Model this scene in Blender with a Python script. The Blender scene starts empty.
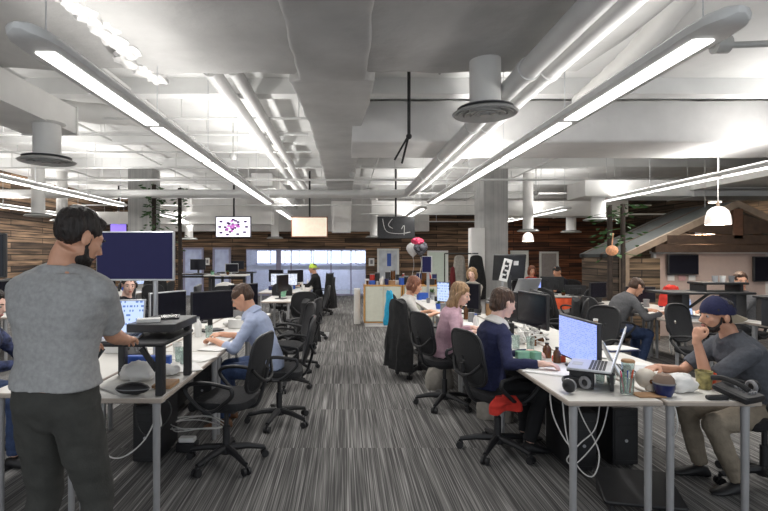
import bpy, math, random
from mathutils import Vector, Matrix, Euler, noise
PI = math.pi
rad = math.radians
V = Vector
random.seed(7)
S = bpy.context.scene
COL = S.collection

# ---------------------------------------------------------------- camera, world, exposure
CAMH = 1.57
cam_data = bpy.data.cameras.new('camera')
cam_data.sensor_width = 36.0
cam_data.lens = 490.0 / 768.0 * 36.0
cam_data.shift_x = 39.0 / 768.0
cam_data.clip_start = 0.05
cam = bpy.data.objects.new('camera', cam_data)
cam.location = (0, 0, CAMH)
cam.rotation_euler = (rad(90), 0, 0)
COL.objects.link(cam)
S.camera = cam
S.view_settings.view_transform = 'Standard'
S.view_settings.look = 'None'
S.view_settings.gamma = 1.0
S.view_settings.use_curve_mapping = False
S.view_settings.exposure = 0.32
W = bpy.data.worlds.new('world')
S.world = W
W.use_nodes = True
W.node_tree.nodes['Background'].inputs[0].default_value = (0.90, 0.95, 1.0, 1)
W.node_tree.nodes['Background'].inputs[1].default_value = 0.95
UPLIGHT = 11.0      # watts per 1.6 m of pendant, upward
DOWNLIGHT = 15.0    # downward

# ---------------------------------------------------------------- helpers
def P(px, py, Y):
    """a point of the place at distance Y, read off the photograph"""
    return V(((px - 345.0) / 490.0 * Y, Y, CAMH - (py - 256.0) / 490.0 * Y))

def nodes_of(name):
    m = bpy.data.materials.new(name)
    m.use_nodes = True
    nt = m.node_tree
    return m, nt, nt.nodes['Principled BSDF']

MATS = {}
def mat(name, col=(0.5, 0.5, 0.5), rough=0.6, metal=0.0, var=0.10, scale=14.0, bump=0.0, bscale=60.0,
        emit=None, estr=0.0, trans=0.0, stretch=None, alpha=1.0):
    if name in MATS:
        return MATS[name]
    m, nt, b = nodes_of(name)
    tc = nt.nodes.new('ShaderNodeTexCoord')
    mp = nt.nodes.new('ShaderNodeMapping')
    nt.links.new(tc.outputs['Object'], mp.inputs[0])
    if stretch: mp.inputs['Scale'].default_value = stretch
    nz = nt.nodes.new('ShaderNodeTexNoise')
    nz.inputs['Scale'].default_value = scale
    nz.inputs['Detail'].default_value = 4
    nt.links.new(mp.outputs[0], nz.inputs['Vector'])
    cr = nt.nodes.new('ShaderNodeValToRGB')
    cr.color_ramp.elements[0].position = 0.3
    cr.color_ramp.elements[1].position = 0.7
    cr.color_ramp.elements[0].color = tuple(max(0, c * (1 - var)) for c in col) + (1,)
    cr.color_ramp.elements[1].color = tuple(min(1, c * (1 + var)) for c in col) + (1,)
    nt.links.new(nz.outputs['Fac'], cr.inputs[0])
    nt.links.new(cr.outputs[0], b.inputs['Base Color'])
    b.inputs['Roughness'].default_value = rough
    b.inputs['Metallic'].default_value = metal
    if trans:
        b.inputs['Transmission Weight'].default_value = trans
    if alpha < 1: b.inputs['Alpha'].default_value = alpha
    if bump:
        n2 = nt.nodes.new('ShaderNodeTexNoise')
        n2.inputs['Scale'].default_value = bscale
        n2.inputs['Detail'].default_value = 5
        nt.links.new(mp.outputs[0], n2.inputs['Vector'])
        bp = nt.nodes.new('ShaderNodeBump')
        bp.inputs['Strength'].default_value = bump
        bp.inputs['Distance'].default_value = 0.02
        nt.links.new(n2.outputs['Fac'], bp.inputs['Height'])
        nt.links.new(bp.outputs[0], b.inputs['Normal'])
    if emit:
        b.inputs['Emission Color'].default_value = tuple(emit) + (1,)
        b.inputs['Emission Strength'].default_value = estr
    MATS[name] = m
    return m

def screen_mat(name, base, line, estr, rows=22.0, dens=0.45, axis='z'):
    """a lit display with rows of text-like marks"""
    m, nt, b = nodes_of(name)
    tc = nt.nodes.new('ShaderNodeTexCoord')
    mp = nt.nodes.new('ShaderNodeMapping')
    mp.inputs['Scale'].default_value = (1, 0.02, 1)
    nt.links.new(tc.outputs['Generated'], mp.inputs[0])
    mp2 = nt.nodes.new('ShaderNodeMapping'); mp2.inputs['Scale'].default_value = (9, 0.05, rows)
    nt.links.new(mp.outputs[0], mp2.inputs[0])
    sn = nt.nodes.new('ShaderNodeVectorMath'); sn.operation = 'SNAP'; sn.inputs[1].default_value = (0.25, 1, 1)
    nt.links.new(mp2.outputs[0], sn.inputs[0])
    wn = nt.nodes.new('ShaderNodeTexWhiteNoise'); nt.links.new(sn.outputs[0], wn.inputs['Vector'])
    sp = nt.nodes.new('ShaderNodeSeparateXYZ'); nt.links.new(mp2.outputs[0], sp.inputs[0])
    fr = nt.nodes.new('ShaderNodeMath'); fr.operation = 'FRACT'; nt.links.new(sp.outputs[2], fr.inputs[0])
    gt = nt.nodes.new('ShaderNodeMath'); gt.operation = 'GREATER_THAN'; gt.inputs[1].default_value = 0.55
    nt.links.new(fr.outputs[0], gt.inputs[0])
    g2 = nt.nodes.new('ShaderNodeMath'); g2.operation = 'LESS_THAN'; g2.inputs[1].default_value = dens
    nt.links.new(wn.outputs['Value'], g2.inputs[0])
    ml = nt.nodes.new('ShaderNodeMath'); ml.operation = 'MULTIPLY'
    nt.links.new(gt.outputs[0], ml.inputs[0]); nt.links.new(g2.outputs[0], ml.inputs[1])
    mx = nt.nodes.new('ShaderNodeMix'); mx.data_type = 'RGBA'
    mx.inputs['A'].default_value = tuple(base) + (1,)
    mx.inputs['B'].default_value = tuple(line) + (1,)
    nt.links.new(ml.outputs[0], mx.inputs['Factor'])
    b.inputs['Base Color'].default_value = (0.02, 0.02, 0.03, 1)
    b.inputs['Roughness'].default_value = 0.25
    nt.links.new(mx.outputs['Result'], b.inputs['Emission Color'])
    b.inputs['Emission Strength'].default_value = estr
    MATS[name] = m
    return m

def link(o, parent=None):
    COL.objects.link(o)
    if parent is not None: o.parent = parent
    return o

LABELS = set()
def tag(o, label=None, cat=None, group=None, kind=None):
    if label: o['label'] = label
    if cat: o['category'] = cat
    if group: o['group'] = group
    if kind: o['kind'] = kind
    return o

def thing(name, label, cat, loc=(0, 0, 0), rz=0.0, group=None):
    o = bpy.data.objects.new(name, None)
    o.empty_display_size = 0.05
    o.location = loc
    o.rotation_euler = (0, 0, rz)
    link(o)
    return tag(o, label, cat, group)

def copy_tree(o, parent=None):
    c = o.copy()
    COL.objects.link(c)
    if parent is not None: c.parent = parent
    for ch in list(o.children):
        copy_tree(ch, c)
    return c

def duplicate(proto, loc, rz, label, group=None):
    c = copy_tree(proto)
    c.location = loc
    c.rotation_euler = (0, 0, rz)
    c['label'] = label
    if group: c['group'] = group
    return c

class MB:
    def __init__(s):
        s.v = []; s.f = []
    def add(s, vs, fs, M=None):
        k = len(s.v)
        s.v += [(M @ V(p)) if M is not None else V(p) for p in vs]
        s.f += [tuple(i + k for i in f) for f in fs]
        return s
    def box(s, c, d, M=None, rz=0.0, rot=None):
        x, y, z = d[0] / 2, d[1] / 2, d[2] / 2
        vs = [V((sx * x, sy * y, sz * z)) for sz in (-1, 1) for sy in (-1, 1) for sx in (-1, 1)]
        R = Euler(rot).to_matrix() if rot else Matrix.Rotation(rz, 3, 'Z')
        vs = [R @ p + V(c) for p in vs]
        return s.add(vs, [(0, 2, 3, 1), (4, 5, 7, 6), (0, 1, 5, 4), (2, 6, 7, 3), (0, 4, 6, 2), (1, 3, 7, 5)], M)
    def rbox(s, c, d, r=0.01, n=3, rot=None, M=None):
        """box with rounded vertical corners and softened top and bottom edges"""
        R = Euler(rot).to_matrix() if rot else Matrix.Identity(3)
        x, y, z = d[0] / 2, d[1] / 2, d[2] / 2
        r = min(r, x * .98, y * .98)
        e = min(r, z) * 0.5
        rings = []
        for zz, ins in ((-z, e), (-z + e, 0), (z - e, 0), (z, e)):
            ring = []
            for qx, qy, a0 in ((1, 1, 0), (-1, 1, PI / 2), (-1, -1, PI), (1, -1, 1.5 * PI)):
                for k in range(n + 1):
                    a = a0 + k * PI / 2 / n
                    ring.append(R @ V((qx * (x - r) + (r - ins) * math.cos(a), qy * (y - r) + (r - ins) * math.sin(a), zz)) + V(c))
            rings.append(ring)
        return s.loft(rings, M=M)
    def loft(s, rings, caps=True, M=None, closed=False):
        n = len(rings[0]); vs = [p for r in rings for p in r]; fs = []
        m = len(rings)
        for i in range(m if closed else m - 1):
            j = (i + 1) % m
            for k in range(n):
                l = (k + 1) % n
                fs.append((i * n + k, i * n + l, j * n + l, j * n + k))
        if caps and not closed:
            fs.append(tuple(reversed(range(n)))); fs.append(tuple((m - 1) * n + k for k in range(n)))
        return s.add(vs, fs, M)
    def tube(s, pts, r, n=8, closed=False, M=None, flat=1.0):
        pts = [V(p) for p in pts]; m = len(pts)
        rs = r if isinstance(r, (list, tuple)) else [r] * m
        rings = []; up = None
        for i, p in enumerate(pts):
            if closed: t = pts[(i + 1) % m] - pts[i - 1]
            else: t = pts[min(i + 1, m - 1)] - pts[max(i - 1, 0)]
            if t.length < 1e-9: t = V((0, 0, 1))
            t.normalize()
            if up is None:
                up = V((0, 0, 1)) if abs(t.z) < 0.9 else V((0, 1, 0))
            a = t.cross(up)
            if a.length < 1e-6: a = t.cross(V((1, 0.3, 0)))
            a.normalize(); b = a.cross(t).normalized(); up = b
            rings.append([p + a * math.cos(q) * rs[i] + b * math.sin(q) * rs[i] * flat for q in [2 * PI * k / n for k in range(n)]])
        return s.loft(rings, closed=closed, M=M)
    def ell(s, c, r, R=None, nu=16, nv=10, M=None):
        if not isinstance(r, (tuple, list)): r = (r, r, r)
        vs = []; fs = []; c = V(c)
        for j in range(1, nv):
            a = PI * j / nv
            for i in range(nu):
                b = 2 * PI * i / nu
                p = V((r[0] * math.sin(a) * math.cos(b), r[1] * math.sin(a) * math.sin(b), r[2] * math.cos(a)))
                vs.append((R @ p if R is not None else p) + c)
        top = len(vs); p = V((0, 0, r[2])); vs.append((R @ p if R is not None else p) + c)
        p = V((0, 0, -r[2])); vs.append((R @ p if R is not None else p) + c)
        for j in range(nv - 2):
            for i in range(nu):
                l = (i + 1) % nu
                fs.append((j * nu + i, (j + 1) * nu + i, (j + 1) * nu + l, j * nu + l))
        for i in range(nu):
            l = (i + 1) % nu
            fs.append((top, i, l)); fs.append((top + 1, (nv - 2) * nu + l, (nv - 2) * nu + i))
        return s.add(vs, fs, M)
    def lathe(s, prof, c=(0, 0, 0), n=20, M=None):
        c = V(c)
        rings = [[c + V((r * math.cos(2 * PI * k / n), r * math.sin(2 * PI * k / n), z)) for k in range(n)] for r, z in prof]
        return s.loft(rings, M=M, closed=(prof[0][0] > 0.01 and prof[-1][0] > 0.01))
    def prism(s, poly, a, b, plane='xz', M=None):
        """polygon in a plane, extruded between a and b along the remaining axis"""
        def q(p, t):
            return {'xz': (p[0], t, p[1]), 'yz': (t, p[0], p[1]), 'xy': (p[0], p[1], t)}[plane]
        n = len(poly)
        vs = [q(p, a) for p in poly] + [q(p, b) for p in poly]
        fs = [tuple(range(n)), tuple(reversed(range(n, 2 * n)))]
        fs += [(k, n + k, n + (k + 1) % n, (k + 1) % n) for k in range(n)]
        return s.add(vs, fs, M)
    def mesh(s, name):
        me = bpy.data.meshes.new(name)
        me.from_pydata([tuple(p) for p in s.v], [], s.f)
        me.validate()
        return me
    def build(s, name, m, parent=None, loc=None, smooth=True, label=None):
        me = s.mesh(name)
        me.materials.append(m)
        import bmesh
        bm = bmesh.new(); bm.from_mesh(me)
        bmesh.ops.recalc_face_normals(bm, faces=bm.faces)
        bm.to_mesh(me); bm.free()
        if smooth:
            me.shade_smooth()
            me.set_sharp_from_angle(angle=rad(38))
        o = bpy.data.objects.new(name, me)
        if loc: o.location = loc
        link(o, parent)
        if label: o['label'] = label
        return o

def solo(name, mb, m, label, cat, group=None, loc=(0, 0, 0), rz=0.0):
    """a thing that is one mesh; its points are local to loc"""
    o = mb.build(name, m)
    o.location = loc; o.rotation_euler = (0, 0, rz)
    return tag(o, label, cat, group)

def struct(name, mb, m, parent=None):
    o = mb.build(name, m, parent)
    if parent is None: o['kind'] = 'structure'
    return o

def catenary(a, b, sag, n=10):
    a = V(a); b = V(b)
    return [a.lerp(b, t) - V((0, 0, sag * 4 * t * (1 - t))) for t in [k / n for k in range(n + 1)]]

def smooth_path(pts, n=5):
    """Catmull-Rom through the points"""
    pts = [V(p) for p in pts]; out = []
    for i in range(len(pts) - 1):
        p0 = pts[max(i - 1, 0)]; p1 = pts[i]; p2 = pts[i + 1]; p3 = pts[min(i + 2, len(pts) - 1)]
        for k in range(n):
            t = k / n
            out.append(0.5 * ((2 * p1) + (p2 - p0) * t + (2 * p0 - 5 * p1 + 4 * p2 - p3) * t * t + (3 * p1 - p0 - 3 * p2 + p3) * t ** 3))
    out.append(pts[-1])
    return out

# ---------------------------------------------------------------- materials
white_paint = mat('white_paint', (0.74, 0.73, 0.71), 0.6, var=0.06, scale=3)
deck_paint = mat('deck_paint', (0.80, 0.80, 0.79), 0.75, var=0.08, scale=1.5, bump=0.15, bscale=8)
wrap = mat('duct_wrap_shaded', (0.46, 0.455, 0.445), 0.6, var=0.12, scale=2.2, bump=0.55, bscale=7)  # darker copy of the white wrap: shade on the near ducts as colour
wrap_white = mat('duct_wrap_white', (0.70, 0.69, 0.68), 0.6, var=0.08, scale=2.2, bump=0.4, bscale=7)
pipe_white = mat('pipe_white', (0.70, 0.70, 0.69), 0.45, var=0.05, scale=4)
light_body = mat('fixture_body', (0.78, 0.78, 0.77), 0.4, var=0.04)
grille = mat('grille_grey', (0.42, 0.42, 0.41), 0.4, var=0.05)
black_metal = mat('black_metal', (0.02, 0.02, 0.022), 0.45, var=0.2)
black_plastic = mat('black_plastic', (0.016, 0.016, 0.018), 0.5, var=0.2)
chair_mesh = mat('chair_mesh', (0.02, 0.02, 0.022), 0.8, var=0.4, scale=180, bump=0.3, bscale=200)
chair_fabric = mat('chair_fabric', (0.014, 0.014, 0.016), 0.9, var=0.3, scale=120, bump=0.3, bscale=180)
silver = mat('silver_metal', (0.55, 0.56, 0.58), 0.35, metal=0.6, var=0.05)
leg_metal = mat('table_leg_metal', (0.42, 0.42, 0.43), 0.4, metal=0.3, var=0.06)
table_white = mat('table_white', (0.70, 0.68, 0.64), 0.38, var=0.05, scale=5)
edge_tan = mat('table_edge', (0.42, 0.36, 0.31), 0.5, var=0.08, scale=8)
lcd_off = mat('display_off', (0.012, 0.012, 0.018), 0.18, var=0.1)
bezel = mat('display_casing', (0.02, 0.02, 0.022), 0.4, var=0.2)
lit_diffuser = mat('lit_diffuser', (0.9, 0.9, 0.9), 0.5, emit=(1.0, 0.98, 0.94), estr=3.2)
skin = mat('skin', (0.68, 0.36, 0.235), 0.5, var=0.07, scale=18, bump=0.05, bscale=90)
skin_tan = mat('skin_tan', (0.55, 0.29, 0.19), 0.5, var=0.08, scale=18, bump=0.05, bscale=90)
skin_pale = mat('skin_pale', (0.74, 0.47, 0.38), 0.5, var=0.07, scale=18, bump=0.05, bscale=90)
lips_m = mat('lips', (0.50, 0.17, 0.14), 0.4, var=0.05)
eye_white = mat('eye_white', (0.42, 0.40, 0.38), 0.2, var=0.02)
iris_m = mat('eye_iris', (0.05, 0.03, 0.02), 0.2, var=0.1)
hair_dark = mat('hair_dark', (0.018, 0.012, 0.010), 0.55, var=0.5, scale=60, bump=0.8, bscale=70, stretch=(1, 1, 0.15))
hair_brown = mat('hair_brown', (0.065, 0.032, 0.018), 0.5, var=0.5, scale=60, bump=0.8, bscale=70, stretch=(1, 1, 0.15))
hair_blond = mat('hair_dark_blond', (0.30, 0.18, 0.09), 0.5, var=0.45, scale=60, bump=0.8, bscale=70, stretch=(1, 1, 0.15))
hair_auburn = mat('hair_auburn', (0.20, 0.07, 0.035), 0.5, var=0.4, scale=60, bump=0.8, bscale=70, stretch=(1, 1, 0.15))
jean = mat('blue_denim', (0.035, 0.06, 0.14), 0.85, var=0.25, scale=30, bump=0.2, bscale=120)
paper = mat('paper_white', (0.78, 0.77, 0.75), 0.7, var=0.04)
clear_glass = mat('drinking_glass', (0.75, 0.85, 0.82), 0.08, trans=0.85, var=0.02)
cable_white = mat('cable_white', (0.62, 0.61, 0.59), 0.5, var=0.05)
cable_black = mat('cable_black', (0.02, 0.02, 0.02), 0.5, var=0.1)
leaf = mat('leaf_green', (0.035, 0.10, 0.025), 0.6, var=0.5, scale=20)
bark = mat('dark_bark', (0.035, 0.025, 0.02), 0.85, var=0.4, scale=12, bump=0.4)
coat_black = mat('coat_black', (0.010, 0.010, 0.011), 0.9, var=0.4, scale=20, bump=0.3, bscale=60)
coat_grey = mat('coat_grey', (0.28, 0.26, 0.23), 0.9, var=0.15, scale=20, bump=0.3, bscale=60)
ply_orange = mat('plywood_edge', (0.60, 0.32, 0.10), 0.55, var=0.12, scale=6)
cream = mat('cream_panel', (0.62, 0.62, 0.52), 0.5, var=0.04)
red_m = mat('red_plastic', (0.45, 0.03, 0.02), 0.4, var=0.1)
orange_m = mat('orange_cloth', (0.75, 0.10, 0.03), 0.7, var=0.15)
pink_m = mat('pink_foil', (0.80, 0.07, 0.16), 0.25, var=0.15)
blue_m = mat('blue_plastic', (0.03, 0.10, 0.45), 0.45, var=0.1)
cyan_m = mat('cyan_cloth', (0.02, 0.38, 0.62), 0.8, var=0.15, scale=25, bump=0.2)
navy_m = mat('navy_plastic', (0.012, 0.02, 0.10), 0.3, var=0.2)
green_m = mat('green_glass', (0.20, 0.42, 0.28), 0.2, var=0.15)
amber_m = mat('amber_glass', (0.11, 0.045, 0.015), 0.15, var=0.2)
tan_m = mat('tan_card', (0.35, 0.20, 0.10), 0.7, var=0.12)
grey_m = mat('grey_plastic', (0.22, 0.22, 0.23), 0.5, var=0.08)
yellow_m = mat('hi_vis_yellow', (0.55, 0.75, 0.08), 0.6, var=0.08)
scr_blue = screen_mat('display_pale_blue', (0.30, 0.38, 0.86), (0.20, 0.27, 0.62), 1.15)
scr_white = screen_mat('display_white', (0.80, 0.84, 0.95), (0.25, 0.3, 0.45), 0.9, rows=16)
scr_app = screen_mat('display_web_page', (0.55, 0.68, 0.98), (0.12, 0.22, 0.55), 0.95, rows=7, dens=0.35)
scr_wall = screen_mat('display_dashboard', (0.85, 0.82, 0.95), (0.35, 0.15, 0.45), 1.0, rows=9, dens=0.3)
scr_navy = mat('display_dim_navy', (0.008, 0.008, 0.02), 0.35, emit=(0.016, 0.016, 0.065), estr=0.5)
scr_cream = mat('display_cream', (0.6, 0.55, 0.45), 0.2, emit=(0.85, 0.72, 0.55), estr=0.62)

for m_, v_ in ((scr_navy, 0.12), (lcd_off, 0.3)):
    m_.node_tree.nodes['Principled BSDF'].inputs['Specular IOR Level'].default_value = v_

def carpet_material():
    m, nt, b = nodes_of('striated_carpet')
    N = nt.nodes.new; L = nt.links.new
    tc = N('ShaderNodeTexCoord')
    sc = N('ShaderNodeVectorMath'); sc.operation = 'MULTIPLY'; sc.inputs[1].default_value = (2.0, 1.0, 0)
    L(tc.outputs['Object'], sc.inputs[0])
    fl = N('ShaderNodeVectorMath'); fl.operation = 'FLOOR'; L(sc.outputs[0], fl.inputs[0])
    wn = N('ShaderNodeTexWhiteNoise'); L(fl.outputs[0], wn.inputs['Vector'])
    off = N('ShaderNodeVectorMath'); off.operation = 'SCALE'; off.inputs['Scale'].default_value = 6.0
    L(wn.outputs['Color'], off.inputs[0])
    ad = N('ShaderNodeVectorMath'); ad.operation = 'ADD'
    L(tc.outputs['Object'], ad.inputs[0]); L(off.outputs[0], ad.inputs[1])
    def streak(sx, sy, det):
        mp = N('ShaderNodeMapping'); mp.inputs['Scale'].default_value = (sx, sy, 1); L(ad.outputs[0], mp.inputs[0])
        nz = N('ShaderNodeTexNoise'); nz.inputs['Scale'].default_value = 1.0; nz.inputs['Detail'].default_value = det
        nz.noise_dimensions = '2D'
        L(mp.outputs[0], nz.inputs['Vector']); return nz.outputs['Fac']
    a = streak(120, 1.1, 3); c = streak(34, 0.5, 2)
    mx = N('ShaderNodeMath'); mx.operation = 'MULTIPLY_ADD'; mx.inputs[1].default_value = 0.65; L(a, mx.inputs[0])
    m2 = N('ShaderNodeMath'); m2.operation = 'MULTIPLY'; m2.inputs[1].default_value = 0.35; L(c, m2.inputs[0])
    L(m2.outputs[0], mx.inputs[2])
    tone = N('ShaderNodeMath'); tone.operation = 'MULTIPLY_ADD'; tone.inputs[1].default_value = 0.05
    L(wn.outputs['Value'], tone.inputs[0]); L(mx.outputs[0], tone.inputs[2])
    cr = N('ShaderNodeValToRGB')
    e = cr.color_ramp.elements
    e[0].position = 0.43; e[0].color = (0.060, 0.058, 0.057, 1)
    e[1].position = 0.72; e[1].color = (0.38, 0.37, 0.36, 1)
    x = e.new(0.545); x.color = (0.150, 0.145, 0.140, 1)
    L(tone.outputs[0], cr.inputs[0]); L(cr.outputs[0], b.inputs['Base Color'])
    b.inputs['Roughness'].default_value = 0.95
    bp = N('ShaderNodeBump'); bp.inputs['Strength'].default_value = 0.3; bp.inputs['Distance'].default_value = 0.005
    L(a, bp.inputs['Height']); L(bp.outputs[0], b.inputs['Normal'])
    return m

def plank_material(name, c1, c2, dark, row=0.16, wid=2.2, axes='xz'):
    m, nt, b = nodes_of(name)
    N = nt.nodes.new; L = nt.links.new
    tc = N('ShaderNodeTexCoord'); sp = N('ShaderNodeSeparateXYZ'); L(tc.outputs['Object'], sp.inputs[0])
    cb = N('ShaderNodeCombineXYZ')
    L(sp.outputs['XYZ'.index(axes[0].upper())], cb.inputs[0]); L(sp.outputs['XYZ'.index(axes[1].upper())], cb.inputs[1])
    br = N('ShaderNodeTexBrick'); L(cb.outputs[0], br.inputs['Vector'])
    br.inputs['Scale'].default_value = 1.0
    br.inputs['Brick Width'].default_value = wid; br.inputs['Row Height'].default_value = row
    br.inputs['Mortar Size'].default_value = row * 0.07
    br.inputs['Color1'].default_value = tuple(c1) + (1,); br.inputs['Color2'].default_value = tuple(c2) + (1,)
    br.inputs['Mortar'].default_value = tuple(dark) + (1,)
    br.offset = 0.37
    mp = N('ShaderNodeMapping'); mp.inputs['Scale'].default_value = (0.9, 14, 1); L(cb.outputs[0], mp.inputs[0])
    nz = N('ShaderNodeTexNoise'); nz.inputs['Scale'].default_value = 1.0; nz.inputs['Detail'].default_value = 5
    L(mp.outputs[0], nz.inputs['Vector'])
    cr = N('ShaderNodeValToRGB'); cr.color_ramp.elements[0].position = 0.35; cr.color_ramp.elements[1].position = 0.68
    cr.color_ramp.elements[0].color = (0.25, 0.25, 0.25, 1); cr.color_ramp.elements[1].color = (1.5, 1.5, 1.5, 1)
    L(nz.outputs['Fac'], cr.inputs[0])
    mu = N('ShaderNodeMix'); mu.data_type = 'RGBA'; mu.blend_type = 'MULTIPLY'; mu.inputs['Factor'].default_value = 1
    L(br.outputs['Color'], mu.inputs['A']); L(cr.outputs[0], mu.inputs['B'])
    L(mu.outputs['Result'], b.inputs['Base Color']); b.inputs['Roughness'].default_value = 0.75
    bp = N('ShaderNodeBump'); bp.inputs['Strength'].default_value = 0.8; bp.inputs['Distance'].default_value = 0.03; bp.invert = True
    L(br.outputs['Fac'], bp.inputs['Height']); L(bp.outputs[0], b.inputs['Normal'])
    MATS[name] = m
    return m

def concrete_material():
    m, nt, b = nodes_of('board_marked_concrete')
    N = nt.nodes.new; L = nt.links.new
    tc = N('ShaderNodeTexCoord')
    nz = N('ShaderNodeTexNoise'); nz.inputs['Scale'].default_value = 3; nz.inputs['Detail'].default_value = 6; L(tc.outputs['Object'], nz.inputs['Vector'])
    mp = N('ShaderNodeMapping'); mp.inputs['Scale'].default_value = (18, 18, 0.3); L(tc.outputs['Object'], mp.inputs[0])
    n2 = N('ShaderNodeTexNoise'); n2.inputs['Scale'].default_value = 1; L(mp.outputs[0], n2.inputs['Vector'])
    ad = N('ShaderNodeMath'); ad.operation = 'ADD'; L(nz.outputs['Fac'], ad.inputs[0]); L(n2.outputs['Fac'], ad.inputs[1])
    cr = N('ShaderNodeValToRGB'); cr.color_ramp.elements[0].position = 0.7; cr.color_ramp.elements[1].position = 1.0
    e = cr.color_ramp.elements; e[0].position = 0.35; e[1].position = 0.65
    hv = N('ShaderNodeMath'); hv.operation = 'MULTIPLY'; hv.inputs[1].default_value = 0.5; L(ad.outputs[0], hv.inputs[0])
    e[0].color = (0.36, 0.36, 0.355, 1); e[1].color = (0.52, 0.515, 0.50, 1)
    L(hv.outputs[0], cr.inputs[0]); L(cr.outputs[0], b.inputs['Base Color']); b.inputs['Roughness'].default_value = 0.85
    bp = N('ShaderNodeBump'); bp.inputs['Strength'].default_value = 0.5; L(n2.outputs['Fac'], bp.inputs['Height']); L(bp.outputs[0], b.inputs['Normal'])
    return m

carpet = carpet_material()
planks_far = plank_material('reclaimed_planks', (0.33, 0.20, 0.115), (0.055, 0.034, 0.022), (0.008, 0.006, 0.005))
planks_left = plank_material('reclaimed_planks_side', (0.36, 0.23, 0.14), (0.07, 0.045, 0.03), (0.01, 0.008, 0.006), axes='yz')
planks_red_lit = plank_material('reclaimed_planks_red_lit', (0.34, 0.12, 0.05), (0.06, 0.026, 0.016), (0.006, 0.004, 0.003))  # same planks, with the redder light on this side put into the colour
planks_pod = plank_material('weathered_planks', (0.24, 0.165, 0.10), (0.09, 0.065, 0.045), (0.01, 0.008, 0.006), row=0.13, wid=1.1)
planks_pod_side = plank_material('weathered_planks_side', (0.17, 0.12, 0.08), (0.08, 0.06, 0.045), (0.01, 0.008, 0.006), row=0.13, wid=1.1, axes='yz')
concrete = concrete_material()
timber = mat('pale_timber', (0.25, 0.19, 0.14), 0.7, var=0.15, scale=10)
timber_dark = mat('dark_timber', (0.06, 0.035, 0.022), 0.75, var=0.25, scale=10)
roof_grey = mat('grey_roofing', (0.055, 0.06, 0.058), 0.8, var=0.12, scale=12)

# ---------------------------------------------------------------- the room
XL, XR, YF, ZC = -9.0, 10.8, 19.2, 3.80
struct('floor', MB().box(((XL + XR) / 2, 8.6, -0.05), (XR - XL, 22, 0.1)), carpet)
struct('ceiling', MB().box(((XL + XR) / 2, 8.6, ZC + 0.1), (XR - XL, 22, 0.2)), deck_paint)
struct('wall_left', MB().box((XL - 0.1, 8.6, ZC / 2), (0.2, 22, ZC)), planks_left)
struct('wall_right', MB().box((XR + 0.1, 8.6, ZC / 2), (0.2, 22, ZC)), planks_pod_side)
for y in (0.9, 6.25, 8.9, 11.3, 14.0, 17.5):
    tag(MB().box(((XL + XR) / 2, y, ZC - 0.10), (XR - XL, 0.20, 0.2)).build('ceiling_beam', deck_paint), kind='structure')

# far wall, pierced by the glazing and the doorways
def far_wall():
    # openings as (x0, x1, z0, z1)
    def X(px): return (px - 345) / 490 * YF
    ops = [(X(184), X(203), 0, 1.85), (X(213), X(231), 0, 1.85), (X(246), X(366), 0.02, 1.83)]
    a = MB(); x = XL
    for (x0, x1, z0, z1) in ops:
        a.box(((x + x0) / 2, YF + 0.1, ZC / 2), (x0 - x, 0.2, ZC))
        a.box(((x0 + x1) / 2, YF + 0.1, (z1 + ZC) / 2), (x1 - x0, 0.2, ZC - z1))
        x = x1
    xm = X(505)
    a.box(((x + xm) / 2, YF + 0.1, ZC / 2), (xm - x, 0.2, ZC))
    struct('wall_far', a, planks_far)
    struct('wall_far_right', MB().box(((xm + XR) / 2, YF + 0.1, ZC / 2), (XR - xm, 0.2, ZC)), planks_red_lit)
    # rooms behind the openings
    struct('wall_behind', MB().box((-3.0, YF + 3.4, 1.5), (10.5, 0.1, 3.0)), mat('room_wall_lilac', (0.62, 0.64, 0.78), 0.7))
    struct('floor_behind', MB().box((-3.0, YF + 1.9, -0.05), (10.5, 3.3, 0.1)), mat('floor_pale', (0.22, 0.23, 0.24), 0.5))
    struct('ceiling_behind', MB().box((-3.0, YF + 1.9, 2.75), (10.5, 3.3, 0.1)), white_paint)
    return X
X19 = far_wall()

daylight = mat('daylight_pane', (0.8, 0.85, 0.95), 0.4, emit=(0.82, 0.89, 1.0), estr=2.2, var=0.04)
frame_lilac = mat('frame_lilac', (0.30, 0.29, 0.42), 0.5, var=0.06)
frost = mat('frosted_glass', (0.55, 0.62, 0.80), 0.35, var=0.10, scale=1.5, trans=0.25)
mid_glass = mat('office_glass', (0.85, 0.9, 0.95), 0.05, trans=0.92, var=0.02)
# glazed meeting room (window_1): strip of daylight windows in its back wall, glass partition in front
w1 = thing('window_1', None, None, (0, YF + 3.3, 0)); w1['kind'] = 'structure'
MB().box((-1.45, 0, 1.50), (5.2, 0.04, 0.62)).build('pane', daylight, w1)
fr = MB()
for k in range(9): fr.box((-4.05 + k * 0.65, -0.04, 1.5), (0.05, 0.05, 0.64))
for z in (1.19, 1.81): fr.box((-1.45, -0.04, z), (5.25, 0.05, 0.06))
fr.build('window_frame', frame_lilac, w1)
ml = thing('added_ceiling_light', 'long ceiling light added to brighten the glazed meeting room', 'ceiling light', (-1.5, YF + 1.7, 2.62))  # added fixture that brightens the room behind the glazing
MB().rbox((0, 0, 0.03), (3.6, 0.2, 0.06), 0.02).build('housing', light_body, ml); MB().rbox((0, 0, -0.006), (3.5, 0.14, 0.012), 0.01).build('diffuser', lit_diffuser, ml)
MB().tube([(-1.5, 0, 0.05), (-1.5, 0, 0.10)], 0.01, 6).tube([(1.5, 0, 0.05), (1.5, 0, 0.10)], 0.01, 6).build('suspension', silver, ml)
ll = bpy.data.lights.new('added_room_light', 'AREA'); ll.shape = 'RECTANGLE'; ll.size = 3.4; ll.size_y = 0.14; ll.energy = 110; ll.color = (0.85, 0.88, 1.0)
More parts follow.
